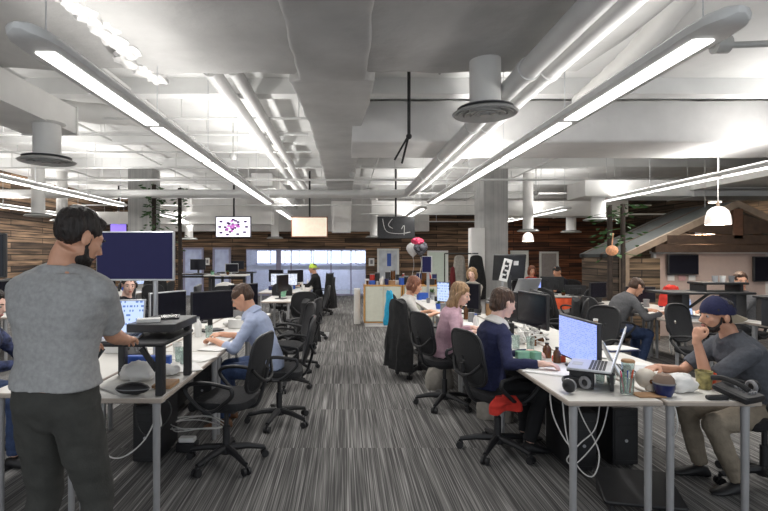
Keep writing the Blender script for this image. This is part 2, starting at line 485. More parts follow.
lo = bpy.data.objects.new('added_room_light', ll); lo.location = (0, 0, -0.02); link(lo, ml)
w2 = thing('window_2', None, None, (0, YF, 0)); w2['kind'] = 'structure'
fr = MB()
x0, x1 = X19(246), X19(366)
for px in (246, 276.5, 280, 291, 311, 331, 351, 366): fr.box((X19(px), 0.05, 0.93), (0.05, 0.06, 1.82))
fr.box(((x0 + x1) / 2, 0.05, 1.81), (x1 - x0, 0.07, 0.06)); fr.box(((x0 + x1) / 2, 0.05, 0.03), (x1 - x0, 0.07, 0.07))
fr.build('window_frame', frame_lilac, w2)
MB().box(((x0 + x1) / 2, 0.05, 0.92), (x1 - x0, 0.012, 1.76)).build('pane', mid_glass, w2)
MB().box(((x0 + x1) / 2, 0.035, 1.10), (x1 - x0, 0.01, 0.16)).build('frosted_band', frost, w2)
MB().box((X19(278.5), 0.05, 0.93), (X19(281) - X19(276), 0.1, 1.82)).build('mullion', frame_lilac, w2)
door_white = mat('door_white', (0.80, 0.82, 0.80), 0.5, var=0.04)
door_green = mat('door_pale_green', (0.70, 0.80, 0.72), 0.5, var=0.04)
def door(n, px0, px1, pytop, m_panel, m_frame=door_white, ajar=False):
    d = thing('door_%d' % n, None, None, ((X19(px0) + X19(px1)) / 2, YF, 0)); d['kind'] = 'structure'
    w = X19(px1) - X19(px0); h = CAMH + (256 - pytop) / 490 * YF
    f = MB().box((-w / 2, -0.03, h / 2), (0.07, 0.08, h)).box((w / 2, -0.03, h / 2), (0.07, 0.08, h)).box((0, -0.03, h), (w + 0.07, 0.08, 0.07))
    f.build('door_frame', m_frame, d)
    MB().box((0, -0.015, h / 2), (w - 0.07, 0.03, h - 0.03)).build('door_panel', m_panel, d)
    MB().tube([(w * 0.34, -0.07, 0.98), (w * 0.34, -0.07, 1.08)], 0.012).build('door_handle', silver, d)
room_glow_door = mat('door_room_glow', (0.55, 0.62, 0.95), 0.3, var=0.25, scale=3)  # pale blue of the lit rooms behind, put into the opaque panel colour
frost_white = mat('door_frosted_white', (0.62, 0.66, 0.70), 0.3, var=0.25, scale=3)
door(1, 184.5, 203, 249, room_glow_door, frame_lilac)
door(2, 214, 230, 249, room_glow_door, frame_lilac)
door(3, 378, 398, 250, frost_white)
door(4, 428, 447, 252, door_green)
door(5, 511, 527, 252, door_white)
door(6, 540, 557, 253, mat('door_grey', (0.36, 0.33, 0.32), 0.5))
fi = thing('window_3', None, None, (0, 0, 0)); fi['kind'] = 'structure'
MB().box((X19(389), YF - 0.04, 1.40), (0.16, 0.01, 0.5)).build('blue_film', blue_m, fi)

# white soffit over the far side of the room
struct('trim_1', MB().box(((X19(160) + X19(427)) / 2, YF - 0.25, (2.5 + ZC) / 2), (X19(427) - X19(160), 0.5, ZC - 2.5)), white_paint)
struct('trim_2', MB().box(((X19(427) + XR) / 2, YF - 0.15, (3.2 + ZC) / 2), (XR - X19(427), 0.3, ZC - 3.2)), white_paint)

# concrete columns
def column(n, x, y, w, d):
    c = MB().rbox((x, y, ZC / 2), (w, d, ZC), 0.02)
    o = struct('column', c, concrete); return o
column(1, 3.82, 12.85, 0.62, 0.9)
column(2, -5.20, 12.70, 0.60, 0.60)
tag(MB().rbox((3.30, 12.3, 1.13), (0.34, 0.30, 2.26), 0.01).build('wall_panel', white_paint), 'pale grey boxed riser beside the right concrete column', 'casing')
# ---------------------------------------------------------------- ducts, pipes, conduits
def wrapped(name, rings_spec, label, m=wrap, amp=0.018, step=0.16, group=None, e=0.20):
    """insulated duct: rounded rectangle carried along a path. rings_spec: list of (centre, half width, half height)
    path given by centres; the section is across it"""
    mb = MB(); cs = [V(r[0]) for r in rings_spec]
    dense = []
    for i in range(len(rings_spec) - 1):
        a, b = rings_spec[i], rings_spec[i + 1]
        n = max(1, int((cs[i + 1] - cs[i]).length / step))
        for k in range(n):
            t = k / n
            dense.append((cs[i].lerp(cs[i + 1], t), a[1] + (b[1] - a[1]) * t, a[2] + (b[2] - a[2]) * t))
    dense.append((cs[-1], rings_spec[-1][1], rings_spec[-1][2]))
    rings = []
    N = 48
    for i, (c, hw, hh) in enumerate(dense):
        t = dense[min(i + 1, len(dense) - 1)][0] - dense[max(i - 1, 0)][0]
        t.normalize()
        if abs(t.z) > 0.8: side = V((1, 0, 0)); up = V((0, 1, 0))
        else:
            side = t.cross(V((0, 0, 1))).normalized(); up = side.cross(t).normalized()
        ring = []
        for k in range(N):
            a = 2 * PI * k / N; ca, sa = math.cos(a), math.sin(a); 
            x = math.copysign(abs(ca) ** e, ca) * hw; z = math.copysign(abs(sa) ** e, sa) * hh
            p = c + side * x + up * z
            d = noise.noise(p * 2.2) * amp + noise.noise(p * 7.0) * amp * 0.45
            ring.append(p + (side * ca + up * sa) * d)
        rings.append(ring)
    mb.loft(rings)
    o = mb.build(name, m)
    return tag(o, label, 'duct', group)

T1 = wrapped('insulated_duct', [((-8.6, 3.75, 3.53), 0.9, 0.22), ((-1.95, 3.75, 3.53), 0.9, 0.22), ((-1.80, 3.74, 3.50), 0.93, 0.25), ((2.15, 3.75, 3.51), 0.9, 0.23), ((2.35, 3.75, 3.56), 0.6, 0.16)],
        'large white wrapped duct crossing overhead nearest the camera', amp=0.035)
# straps and seams on it
def seam(x):
    tag(MB().tube([(x, 2.82, 3.30), (x, 4.66, 3.30), (x, 4.68, 3.77), (x, 2.82, 3.77)], 0.012, 6, closed=True).build('duct_strap', wrap),
        'tape seam around the nearest wrapped duct, %s' % ('left of the left pendant lamp' if x < -3 else 'just left of the lengthwise duct' if x < 0 else 'just left of the round diffuser'), 'strap')
for x in (-3.6, -1.3, 0.9): seam(x)
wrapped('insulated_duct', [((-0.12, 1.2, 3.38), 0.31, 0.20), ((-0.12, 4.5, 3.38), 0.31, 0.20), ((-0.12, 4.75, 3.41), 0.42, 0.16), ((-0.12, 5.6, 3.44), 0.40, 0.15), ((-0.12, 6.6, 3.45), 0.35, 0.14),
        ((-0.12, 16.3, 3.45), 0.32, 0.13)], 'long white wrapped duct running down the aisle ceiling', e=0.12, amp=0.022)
wrapped('duct_drop', [((-0.12, 16.05, 3.5), 0.33, 0.30), ((-0.12, 16.05, 2.32), 0.31, 0.28)],
        'white duct dropping down at the far end of the aisle', m=white_paint, amp=0.004)
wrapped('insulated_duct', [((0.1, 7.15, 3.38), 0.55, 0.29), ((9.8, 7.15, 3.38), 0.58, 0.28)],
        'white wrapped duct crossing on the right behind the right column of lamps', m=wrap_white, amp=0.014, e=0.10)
def box_duct(c, d, label, m=white_paint):
    mb = MB().box(c, d)
    # flanged joints
    L = 0 if d[0] > d[1] else 1
    n = max(1, int(d[L] / 1.5))
    for k in range(1, n + 1):
        q = list(c); q[L] = c[L] - d[L] / 2 + d[L] * k / n - 0.02
        s = [x + 0.03 for x in d]; s[L] = 0.03
        mb.box(q, s)
    return tag(mb.build('box_duct', m), label, 'duct')
box_duct((-3.45, 3.2, 3.14), (0.62, 5.1, 0.30), 'white box duct at upper left carrying a round diffuser')
box_duct((7.0, 10.2, 2.92), (4.4, 0.8, 0.32), 'white box duct above the timber hut, carrying a diffuser')
box_duct((6.2, 14.2, 2.90), (3.6, 0.7, 0.42), 'white box duct before the red-lit plank wall')
box_duct((8.2, 9.4, 2.98), (2.6, 3.2, 0.22), 'wide pale box duct at far upper right')
box_duct((-5.5, 15.6, 2.75), (6.4, 0.5, 0.38), 'white box duct low at the far left')
box_duct((-1.95, 14.5, 3.35), (0.5, 6.0, 0.30), 'white box duct left of the aisle beyond the cross pipes')
box_duct((3.6, 15.8, 3.1), (5.5, 0.55, 0.40), 'white box duct across the far right aisle')
def flex(pts, r, label):
    pts = smooth_path(pts, 14); rr = [r * (1 + 0.06 * math.sin(i * 2.1)) for i in range(len(pts))]
    tag(MB().tube(pts, rr, 20).build('flexible_duct', white_paint), label, 'duct')
flex([(3.0, 4.0, 4.0), (2.98, 5.0, 3.65), (2.9, 6.0, 3.45)], 0.12, 'ribbed flexible duct behind the upper end of right pendant lamp')
flex([(-5.2, 5.4, 3.9), (-4.3, 6.5, 3.6), (-3.0, 7.2, 3.6)], 0.14, 'ribbed flexible duct high on the left')

# the pair of pipes: down the room, then across to the left
def big_pipe(x, z, yb, r, label):
    pts = [(x, 1.4, z)] + [(x, y, z) for y in (3, 5, 7, 9, yb - 0.35)] + [(x - 0.1, yb - 0.1, z), (x - 0.35, yb, z)] + [(xx, yb, z) for xx in (0.5, -2, -4.5, -7, -8.95)]
    o = MB().tube(pts, r, 20).build('white_pipe', pipe_white)
    tag(o, label, 'pipe', 'pair of large white pipes')
    for y in (2.2, 3.9, 5.6, 7.3, 9.0):
        MB().tube([(x, y - 0.03, z), (x, y + 0.03, z)], r * 1.14, 20).build('coupling', pipe_white, o)
    for xx in (-1.5, -3.6, -6.0):
        MB().tube([(xx - 0.03, yb, z), (xx + 0.03, yb, z)], r * 1.14, 20).build('coupling', pipe_white, o)
big_pipe(1.46, 3.05, 11.9, 0.085, 'large white pipe on the left of the pair, bending left across the room')
big_pipe(1.63, 3.05, 11.63, 0.085, 'large white pipe on the right of the pair, bending left across the room')
for x, r, l in ((-1.38, 0.085, 'white lengthwise pipe behind the near duct, left one'), (-1.14, 0.075, 'white lengthwise pipe behind the near duct, right one')):
    tag(MB().tube([(x, 5.0, 3.48), (x, 14.0, 3.48)], r, 18).build('white_pipe', pipe_white), l, 'pipe')

def conduit(a, b, r, label, m=pipe_white, name='conduit'):
    mb = MB().tube([a, b], r, 8)
    a = V(a); b = V(b); n = int((b - a).length / 1.6)
    o = mb.build(name, m)
    pass
    for k in range(1, n):
        p = a.lerp(b, k / n)
        MB().tube([p, (p.x, p.y, ZC)], 0.008, 6).build('hanger', m, o)
    return tag(o, label, 'conduit', 'white ceiling conduits')
rows = [(6.9, 3.50, -8.9, 1.0), (8.0, 3.55, -8.9, -0.6), (8.9, 3.45, -6.5, -0.6), (10.5, 3.45, -8.9, 5.2), (11.2, 3.3, -8.9, 9.5), (13.2, 3.25, -8.9, 10.0),
        (14.4, 3.05, -8.0, 9.0), (15.3, 2.86, 0.5, 10.4), (17.0, 2.75, -6.0, 5.0), (12.6, 3.5, 2.0, 10.5), (9.4, 3.5, 2.4, 10.5)]
place_w = ['first', 'second', 'third', 'fourth', 'fifth', 'sixth', 'seventh', 'eighth', 'ninth', 'tenth', 'eleventh', 'twelfth', 'thirteenth', 'fourteenth', 'fifteenth', 'sixteenth']
rows.sort()
for i, (y, z, xa, xb) in enumerate(rows):
    conduit((xa, y, z), (xb, y, z), 0.026 if i % 2 else 0.018, 'thin white conduit crossing the ceiling, %s from the camera' % place_w[i])
for i, (x, z, ya, yb) in enumerate([(-6.6, 3.62, 5, 18), (-4.2, 3.64, 5, 17), (-2.7, 3.66, 5, 17), (0.7, 3.62, 8, 17), (2.7, 3.68, 7.8, 18), (4.4, 3.60, 7.9, 18), (6.9, 3.7, 4, 6.4)]):
    conduit((x, ya, z), (x, yb, z), 0.02, 'thin white conduit running away down the room, %s from the left' % place_w[i])
conduit((3.2, 4.4, 3.45), (6.4, 4.1, 3.45), 0.03, 'grey conduit at top right beside the pendant lamp end', grille)
o = MB().tube([(3.3, 4.38, 3.45), (3.42, 4.37, 3.45)], 0.075, 18).build('junction_box', grille); tag(o, 'round junction box on the grey conduit at top right', 'junction box')

def hanger_rod(x, y, z0, label, r=0.02):
    mb = MB().tube([(x, y, z0), (x, y, ZC)], r, 8)
    mb.tube([(x, y, z0 + 0.04), (x - 0.16, y + 0.1, z0 - 0.24)], 0.012, 6).tube([(x, y, z0 + 0.04), (x - 0.06, y + 0.2, z0 - 0.26)], 0.014, 6)
    mb.ell((x, y, z0 + 0.02), 0.035)
    tag(mb.build('hanger_rod', black_metal), label, 'rod')
hanger_rod(0.757, 5.8, 2.96, 'black vertical strut with forked lower end below ceiling')
for i, (px, py, y, l) in enumerate([(233, 160, 8.2, 'leftmost'), (352, 178, 10.0, 'middle'), (536, 196, 11.6, 'rightmost')]):
    p = P(px, py, y)
    tag(MB().lathe([(0.005, 0.10), (0.05, 0.10), (0.06, 0.05), (0.04, 0.0), (0.005, 0.0)], p).tube([(p.x, p.y, p.z + 0.1), (p.x, p.y, ZC)], 0.01, 6).build('sprinkler', grille),
        'small grey ceiling sensor on a thin stem, %s of the three' % l, 'sensor')

# ---------------------------------------------------------------- round diffusers
def diffuser(x, y, z, top, label, r=0.285, neck=0.135):
    t = thing('air_diffuser', label, 'air vent', (x, y, z), 0, 'round air diffusers')
    MB().lathe([(neck * 0.9, 0.02), (neck * 1.05, 0.06), (neck, 0.12), (neck, top - z - 0.02), (neck * 1.35, top - z), (0.001, top - z)], n=24).build('neck', white_paint, t)
    MB().lathe([(r * 0.95, 0.0), (r, 0.012), (r * 0.9, 0.03), (neck, 0.065), (neck * 0.9, 0.06), (r * 0.8, 0.015)], n=32).build('rim', grille, t)
    for k, q in enumerate((0.84, 0.62, 0.40)):
        MB().lathe([(r * q, -0.002 - 0.004 * k), (r * (q - 0.15), 0.010 - 0.004 * k), (r * (q - 0.15), 0.014 - 0.004 * k), (r * q, 0.006 - 0.004 * k)], n=28).build('cone_ring', grille, t)
    MB().lathe([(0.001, -0.014), (r * 0.17, -0.010), (r * 0.1, 0.04), (0.001, 0.045)], n=16).build('centre_cone', grille, t)
    MB().lathe([(0.001, 0.056), (r * 0.85, 0.054), (r * 0.85, 0.058), (0.001, 0.060)], n=20).build('plenum', grey_m, t)
    return t
diffuser(1.235, 4.32, 2.81, 3.32, 'large round air diffuser hanging from the near wrapped duct')
d = P(47, 163, 5.3); diffuser(d.x, 5.3, d.z, 3.0, 'round air diffuser below the white box duct at left')
for (px, py, y, top, l) in [(598, 221, 10.0, 2.76, 'round air diffuser by the dark trunks above the hut'),
        (528, 232, 13.2, ZC, 'small round diffuser right of the concrete column, over the white dome lamp'),
        (571, 233, 14.2, 2.7, 'small round diffuser against the red-lit plank wall'),
        (38, 217, 11.0, ZC, 'round air diffuser in front of the left plank wall'),
        (62, 222, 13.0, ZC, 'round air diffuser over the standing man head, farther than its neighbour'),
        (189, 240, 16.4, ZC, 'tiny round diffuser left of the hanging dashboard screen'),
        (275, 239, 16.6, ZC, 'tiny round diffuser between the two hanging screens'),
        (374, 238, 16.2, ZC, 'tiny round diffuser left of the hanging display back')]:
    p = P(px, py, y); diffuser(p.x, p.y, p.z, top, l)

# ---------------------------------------------------------------- pendant light rows
def pendant(x, y0, n, label, z=2.70, pitch=1.61, power=1.0, up_power=1.0, closed_near=True):
    w = 0.245
    L = n * pitch + 0.28
    t = thing('linear_pendant_light', label, 'ceiling light', (x, y0, z), 0, 'linear pendant lights')
    # housing: shallow trough with rounded ends
    rings = []
    for s, k in ((0, 0.15), (0.03, 0.6), (0.10, 0.9), (0.2, 1.0), (L - 0.2, 1.0), (L - 0.10, 0.9), (L - 0.03, 0.6), (L, 0.15)):
        prof = [(-0.5, 0.035), (-0.47, 0.0), (-0.36, -0.004), (0.36, -0.004), (0.47, 0.0), (0.5, 0.030), (0.42, 0.055), (0.25, 0.062), (-0.25, 0.062), (-0.42, 0.055)]
        rings.append([V((px * w * k, s, pz if k > 0.2 else pz * 0.5 + 0.02)) for px, pz in prof])
    MB().loft(rings).build('housing', light_body, t)
    for k in range(n):
        ys = 0.19 + pitch * k + pitch / 2
        d = MB().rbox((0, ys, -0.006), (0.115, pitch - 0.10, 0.014), 0.01).build('diffuser', lit_diffuser, t)
        MB().box((0, ys, 0.065), (0.14, pitch - 0.12, 0.01)).build('upper_diffuser', lit_diffuser, t)
        for up in (0, 1):
            ld = bpy.data.lights.new('pendant_light', 'AREA'); ld.shape = 'RECTANGLE'; ld.size = 0.13; ld.size_y = pitch - 0.14
            ld.energy = (UPLIGHT * (0.40 if (y0 < 3 and k < 2) else up_power) if up else DOWNLIGHT) * power; ld.color = (1.0, 0.975, 0.94)
            lo = bpy.data.objects.new('pendant_light', ld); lo.location = (0, ys, 0.08 if up else -0.02)
            if up: lo.rotation_euler = (PI, 0, 0)
            link(lo, t)
    for k in range(n + 1):
        ys = 0.25 + pitch * k
        if ys < L: MB().tube([(0, min(ys, L - 0.2), 0.06), (0, min(ys, L - 0.2), (3.24 if 2.6 < y0 + ys < 4.8 and abs(x) < 4 else 3.08 if 6.4 < y0 + ys < 7.8 and x > 0 else ZC) - z)], 0.004, 5).build('suspension_wire', silver, t)
    return t
pendant(-1.66, 2.47, 5, 'long lit pendant light above the left desks, nearest on that side')
pendant(-1.66, 12.0, 2, 'lit pendant light far beyond the nearest left one, same line', )
pendant(1.87, 2.31, 5, 'long lit pendant light above the right desks, nearest on that side')
pendant(1.87, 11.6, 3, 'lit pendant light beyond the nearest right one, same line')
pendant(-5.1, 4.6, 4, 'long lit pendant light crossing behind the standing man at far left')
pendant(-5.1, 12.6, 3, 'lit pendant light left of the hanging dashboard screen')
pendant(5.4, 3.6, 4, 'long lit pendant light at right in front of the timber hut')
pendant(5.4, 11.8, 3, 'lit pendant light just right of the concrete column')
pendant(-8.0, 9.6, 5, 'lit pendant light along the left plank wall')

def dome_lamp(px, py, y, label, r=0.165, power=30):
    p = P(px, py, y)
    t = thing('dome_pendant_lamp', label, 'pendant lamp', p, 0, 'white dome pendant lamps')
    pr = [(r, 0), (r * 1.0, 0.04), (r * 0.94, 0.12), (r * 0.78, 0.20), (r * 0.45, 0.25), (0.03, 0.265), (0.03, 0.26), (r * 0.43, 0.24), (r * 0.75, 0.19), (r * 0.92, 0.11), (r * 0.97, 0.04), (r * 0.97, 0)]
    MB().lathe(pr, n=24).build('lamp_shade', mat('opal_shade', (0.85, 0.78, 0.74), 0.35, emit=(1.0, 0.88, 0.80), estr=0.25), t)
    MB().ell((0, 0, 0.09), 0.05).build('bulb', mat('warm_bulb', (1, 0.9, 0.8), 0.3, emit=(1, 0.85, 0.65), estr=8), t)
    MB().tube([(0, 0, 0.25), (0, 0, 0.34)], 0.02).build('socket', timber, t)
    MB().tube([(0, 0, 0.3), (0, 0, ZC - p.z)], 0.006, 6).build('cord', cable_white, t)
    ld = bpy.data.lights.new('lamp_light', 'POINT'); ld.energy = power; ld.color = (1, 0.82, 0.62); ld.shadow_soft_size = 0.05
    lo = bpy.data.objects.new('lamp_light', ld); lo.location = (0, 0, 0.0); link(lo, t)
dome_lamp(718, 225, 7.2, 'white dome pendant lamp before the hut gable, larger one')
dome_lamp(705, 235, 9.6, 'white dome pendant lamp partly inside the hut gable', r=0.16)
dome_lamp(528, 242, 14.5, 'white dome pendant lamp right of the concrete column')
dome_lamp(715, 203, 13, 'white dome pendant lamp high behind the hut', r=0.15)

# crumpled edge of the wrap on the near duct, above the left lamp
rw = random.Random(5)
for j in range(9):
    y = 3.05 + 0.2 * j; mb = MB().ell((0, 0, 0), 1.0, nu=20, nv=12)
    for i, v in enumerate(mb.v):
        n = 1 + 0.55 * noise.noise(v * 2.2 + V((j * 3.1, 0, 0)))
        mb.v[i] = V((v.x * 0.09 * n, v.y * 0.14 * n, v.z * 0.055 * n))
    tag(mb.build('crumpled_wrap', wrap_white, None, loc=(-1.84 + 0.05 * rw.uniform(-1, 1), y, 3.27)), 'crumpled insulation bulge on the near duct above left lamp, %s from the camera' % place_w[j], 'insulation', 'crumpled insulation bulges')
# ---------------------------------------------------------------- timber hut at the right
def hut():
    YN, YB = 9.0, 10.5
    xe, xa, xr = 5.1, 7.17, 9.24      # left eave, apex, right eave
    ze, za = 1.53, 2.50
    t = thing('timber_hut', 'weathered timber hut with grey gabled roof and open truss front', 'hut', (0, 0, 0))
    def roof(side):
        x1 = xe if side < 0 else xr
        mb = MB().prism([(x1, ze), (xa, za), (xa, za + 0.07), (x1, ze + 0.07)], YN, YB + 0.15)
        o = mb.build('roof_slope', roof_grey, t)
        return o
    roof(-1); roof(1)
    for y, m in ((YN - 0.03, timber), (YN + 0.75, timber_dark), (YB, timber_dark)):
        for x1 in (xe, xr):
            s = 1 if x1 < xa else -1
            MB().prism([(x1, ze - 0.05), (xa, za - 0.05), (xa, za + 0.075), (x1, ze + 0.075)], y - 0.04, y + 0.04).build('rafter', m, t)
        MB().box((xa, y, 1.86), (2.6, 0.09, 0.16)).build('tie_beam', timber_dark, t)
        MB().box((xa, y, 2.15), (0.16, 0.09, 0.55)).build('king_post', mat('mid_timber', (0.12, 0.055, 0.03), 0.7, var=0.2), t)
        for s in (-1, 1):
            MB().prism([(xa + s * 0.1, 1.95), (xa + s * 0.9, 2.0), (xa + s * 0.9, 2.06), (xa + s * 0.1, 2.32), (xa + s * 0.1, 2.22)], y - 0.03, y + 0.03).build('brace', timber_dark, t)
    MB().box((xa, YN, 1.70), (3.0, 0.12, 0.14)).build('lintel', timber_dark, t)
    MB().box((5.48, YN + 0.12, 0.76), (0.72, 0.08, 1.52)).build('wall_panel', planks_pod, t)
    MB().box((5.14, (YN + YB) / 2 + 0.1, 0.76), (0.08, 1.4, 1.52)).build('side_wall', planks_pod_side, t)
    MB().box((xa + 0.35, YN + 0.30, 0.85), (3.4, 0.06, 1.6)).build('whiteboard_wall', mat('whiteboard_warm_lit', (0.56, 0.44, 0.39), 0.22, var=0.03), t)  # white board; the warm lamp tint is put into its colour
    MB().box((5.16, YN + 0.05, 0.76), (0.12, 0.12, 1.52)).build('corner_post', timber, t)
    f = MB()
    for x in (5.83, 7.98): f.box((x, YN + 0.25, 0.85), (0.05, 0.07, 1.6))
    f.box((xa + 0.3, YN + 0.25, 1.63), (3.4, 0.07, 0.05))
    f.build('board_frame', white_paint, t)
hut()
def wall_display(px0, px1, py0, py1, y, label):
    a = P(px0, py0, y); b = P(px1, py1, y)
    t = thing('wall_display', label, 'screen', ((a.x + b.x) / 2, y, (a.z + b.z) / 2))
    w = b.x - a.x; h = a.z - b.z
    MB().rbox((0, 0, 0), (w, 0.05, h), 0.01).build('casing', bezel, t)
    MB().box((0, -0.028, 0), (w - 0.04, 0.004, h - 0.04)).build('panel', lcd_off, t)
wall_display(667.5, 698, 255, 275, 9.17, 'black wall screen on the hut whiteboard, left one')
wall_display(753, 790, 257, 282, 9.17, 'black wall screen on the hut whiteboard, at right picture edge')
# papers pinned under the left wall screen
for k, (px, c) in enumerate(((671, paper), (682, mat('pink_paper', (0.6, 0.35, 0.35), 0.7)), (692, paper))):
    p = P(px, 278.5, 9.25); tag(MB().box((0, 0, 0), (0.13, 0.006, 0.10)).build('pinned_card', c, None, loc=p), 'card pinned below the left hut screen, %s of three' % ('leftmost', 'middle pink', 'rightmost')[k], 'card')

# ---------------------------------------------------------------- climbing plants on dark poles
def climbing_plant(x, y, z0, z1, label, pole_r=0.05, n=90, spread=0.28, seed=1, lo=0.45, ball=False):
    rnd = random.Random(seed)
    t = thing('climbing_plant', label, 'plant', (x, y, 0))
    MB().tube([(0, 0, 0), (0.01, 0, z1 * 0.5), (0, 0, z1)], pole_r, 10).build('trunk', bark, t)
    mb = MB()
    for k in range(n):
        z = z0 + (z1 - z0) * (lo + (1 - lo) * rnd.random()) if rnd.random() < 0.7 else z0 + (z1 - z0) * rnd.random()
        a = rnd.random() * 2 * PI; r = spread * (0.2 + 0.8 * rnd.random())
        c = V((math.cos(a) * r, math.sin(a) * r, z)); L = 0.10 + 0.08 * rnd.random()
        d = V((math.cos(a), math.sin(a), rnd.uniform(-0.7, 0.3))).normalized(); s = d.cross(V((0, 0, 1))).normalized() * L * 0.28
        up = V((0, 0, 0.012))
        mb.add([c, c + d * L * 0.5 + s + up, c + d * L, c + d * L * 0.5 - s + up, c + d * L * 0.5 - up * 2],
               [(0, 1, 2), (0, 2, 3), (0, 4, 1), (1, 4, 2), (2, 4, 3), (3, 4, 0)])
        if rnd.random() < 0.3: mb.tube([V((0, 0, z + 0.05)), c], 0.006, 4)
    mb.build('leaves', leaf, t)
    return t
climbing_plant(-4.66, 11.95, 1.3, 3.3, 'green climbing plant on a dark pole beside the left column', n=120, spread=0.26, seed=3, lo=0.3)
climbing_plant(-4.25, 12.6, 1.6, 3.3, 'second leafy pole right of the left column', n=40, spread=0.14, seed=8)
climbing_plant(4.88, 9.04, 1.5, 2.5, 'dark pole with palm leaves left of the hut, left one', pole_r=0.045, n=40, spread=0.30, seed=5, lo=0.2)
climbing_plant(5.02, 8.86, 1.5, 2.5, 'dark pole with palm leaves left of the hut, right one', pole_r=0.04, n=26, spread=0.30, seed=6, lo=0.2)
p = P(612, 251, 8.5)
tag(MB().ell((0, 0, 0), (0.10, 0.10, 0.09), nu=18, nv=12).tube([(0, 0, 0.08), (0.02, 0, 0.3)], 0.01, 6).build('carved_ornament', mat('ornament_tan', (0.62, 0.30, 0.16), 0.6, var=0.35, scale=30), None, loc=p), 'round tan ornament hanging on the dark palm pole', 'ornament')

# ---------------------------------------------------------------- hanging displays
def hung_display(px, py, y, w, h, m, label, m_case=bezel, back=False, yaw=0.0):
    p = P(px, py, y)
    t = thing('hanging_display', label, 'screen', p, yaw, 'ceiling hung displays')
    s = 1 if back else -1
    MB().rbox((0, 0, 0), (w, 0.07, h), 0.01).build('casing', m_case, t)
    MB().box((0, s * 0.037, 0), (w - 0.05, 0.004, h - 0.05)).build('panel', m, t)
    MB().tube([(0, 0.05, h * 0.3), (0, 0.05, ZC - p.z)], 0.025, 8).build('mount_pole', black_metal, t)
    if back:
        MB().box((0.02, -0.06, 0.02), (0.22, 0.06, 0.28)).build('mount_plate', black_metal, t)
        c = MB()
        for q in ([(-0.35, -0.05, 0.22), (-0.25, -0.07, -0.1), (0.1, -0.07, -0.16), (0.36, -0.05, -0.12)], [(-0.1, -0.06, 0.22), (-0.2, -0.07, 0.05), (0.0, -0.08, -0.05), (0.02, -0.07, 0.1)],
                  [(0.1, -0.06, -0.1), (0.2, -0.07, 0.05), (0.2, -0.06, -0.2)]):
            c.tube(smooth_path(q), 0.009, 6)
        c.build('cables', cable_white, t)
    return t
HD = hung_display(233.5, 227.5, 12.9, 0.94, 0.56, mat('display_plain_white', (0.8, 0.8, 0.8), 0.3, emit=(0.88, 0.84, 1.0), estr=1.0, var=0.02), 'hanging screen lit with a white dashboard over the left desks')
hung_display(309.5, 227.5, 12.9, 0.96, 0.54, scr_cream, 'hanging screen glowing cream with an orange reflection coloured into its rim, near the aisle', mat('casing_orange_reflection', (0.35, 0.12, 0.05), 0.4))  # orange reflection around the screen is put into the casing colour
hung_display(396, 228, 12.6, 0.96, 0.56, lcd_off, 'black back of a hanging screen with loose white cables', back=True)
hung_display(118.5, 229, 15.5, 0.5, 0.36, mat('display_violet', (0.2, 0.15, 0.5), 0.3, emit=(0.28, 0.18, 0.85), estr=0.9), 'small violet screen behind the left column', yaw=0.35)

# ---------------------------------------------------------------- desks
def make_table(L=1.4, w=0.545):
    t = thing('desk', 'x', 'desk', (0, 0, 0))
    top = MB().rbox((w / 2, L / 2, 0.724), (w - 0.004, L - 0.004, 0.030), 0.012).build('tabletop', table_white, t)
    MB().rbox((w / 2, L / 2, 0.7235), (w, L, 0.0290), 0.012).build('edge_band', edge_tan, top)
    for x in (0.055, w - 0.055):
        for y in (0.06, L - 0.06):
            MB().lathe([(0.001, 0.0), (0.018, 0.0), (0.019, 0.01), (0.022, 0.60), (0.024, 0.700), (0.05, 0.704), (0.05, 0.709), (0.001, 0.709)], (x, y, 0), n=16).build('leg', leg_metal, t)
    return t
TABLES = []
proto_table = None
def table(x, y, label, group, rz=0.0):
    global proto_table
    if proto_table is None:
        proto_table = make_table(); c = proto_table; c.location = (x, y, 0); c['label'] = label; c['group'] = group; c.rotation_euler = (0, 0, rz)
        return c
    return duplicate(proto_table, (x, y, 0), rz, label, group)
LX = (-2.17, -1.607); RX = (1.272, 1.830)
order = ['nearest', 'second', 'third', 'fourth', 'fifth', 'sixth', 'seventh']
for i in range(3):
    table(LX[1], 2.845 + 1.405 * i, 'white topped desk on the aisle side of the left row, %s from the camera' % order[i], 'left row desks')
    table(LX[0], 2.95 + 1.405 * i, 'white topped desk on the far side of the left row, %s from the camera' % order[i], 'left row desks')
table(-1.52, 8.84, 'white desk beyond the gap in the left row, aisle side', 'left row desks')
for i in range(2):
    table(-1.38, 11.0 + 1.405 * i, 'white desk in the far left cluster, aisle side, %s' % ('nearer' if i == 0 else 'farther'), 'left row desks')
    table(-1.95, 11.0 + 1.405 * i, 'white desk in the far left cluster, wall side, %s' % ('nearer' if i == 0 else 'farther'), 'left row desks')
for i in range(5):
    table(RX[0], 2.79 + 1.405 * i, 'white topped desk on the aisle side of the right row, %s from the camera' % order[i], 'right row desks')
for i in range(3):
    table(RX[1] + 0.006, 2.79 + 1.405 * i, 'white topped desk on the inner side of the right row, %s from the camera' % order[i], 'right row desks')
for i in range(2):
    table(4.16, 6.16 + 1.405 * i, 'white desk of the right back row under the black riser, %s' % ('nearer' if i == 0 else 'farther'), 'right back desks')
    table(4.72, 6.16 + 1.405 * i, 'white desk of the right back row, hut side, %s' % ('nearer' if i == 0 else 'farther'), 'right back desks')
table(5.02, 4.74, 'white desk behind the man in the cap, at right edge', 'right back desks')
for i in range(4):
    table(-5.66, 6.6 + 1.405 * i, 'white desk in the leftmost row, wall side, %s from the camera' % order[i], 'leftmost desks')
    table(-5.10, 6.6 + 1.405 * i, 'white desk in the leftmost row, inner side, %s from the camera' % order[i], 'leftmost desks')

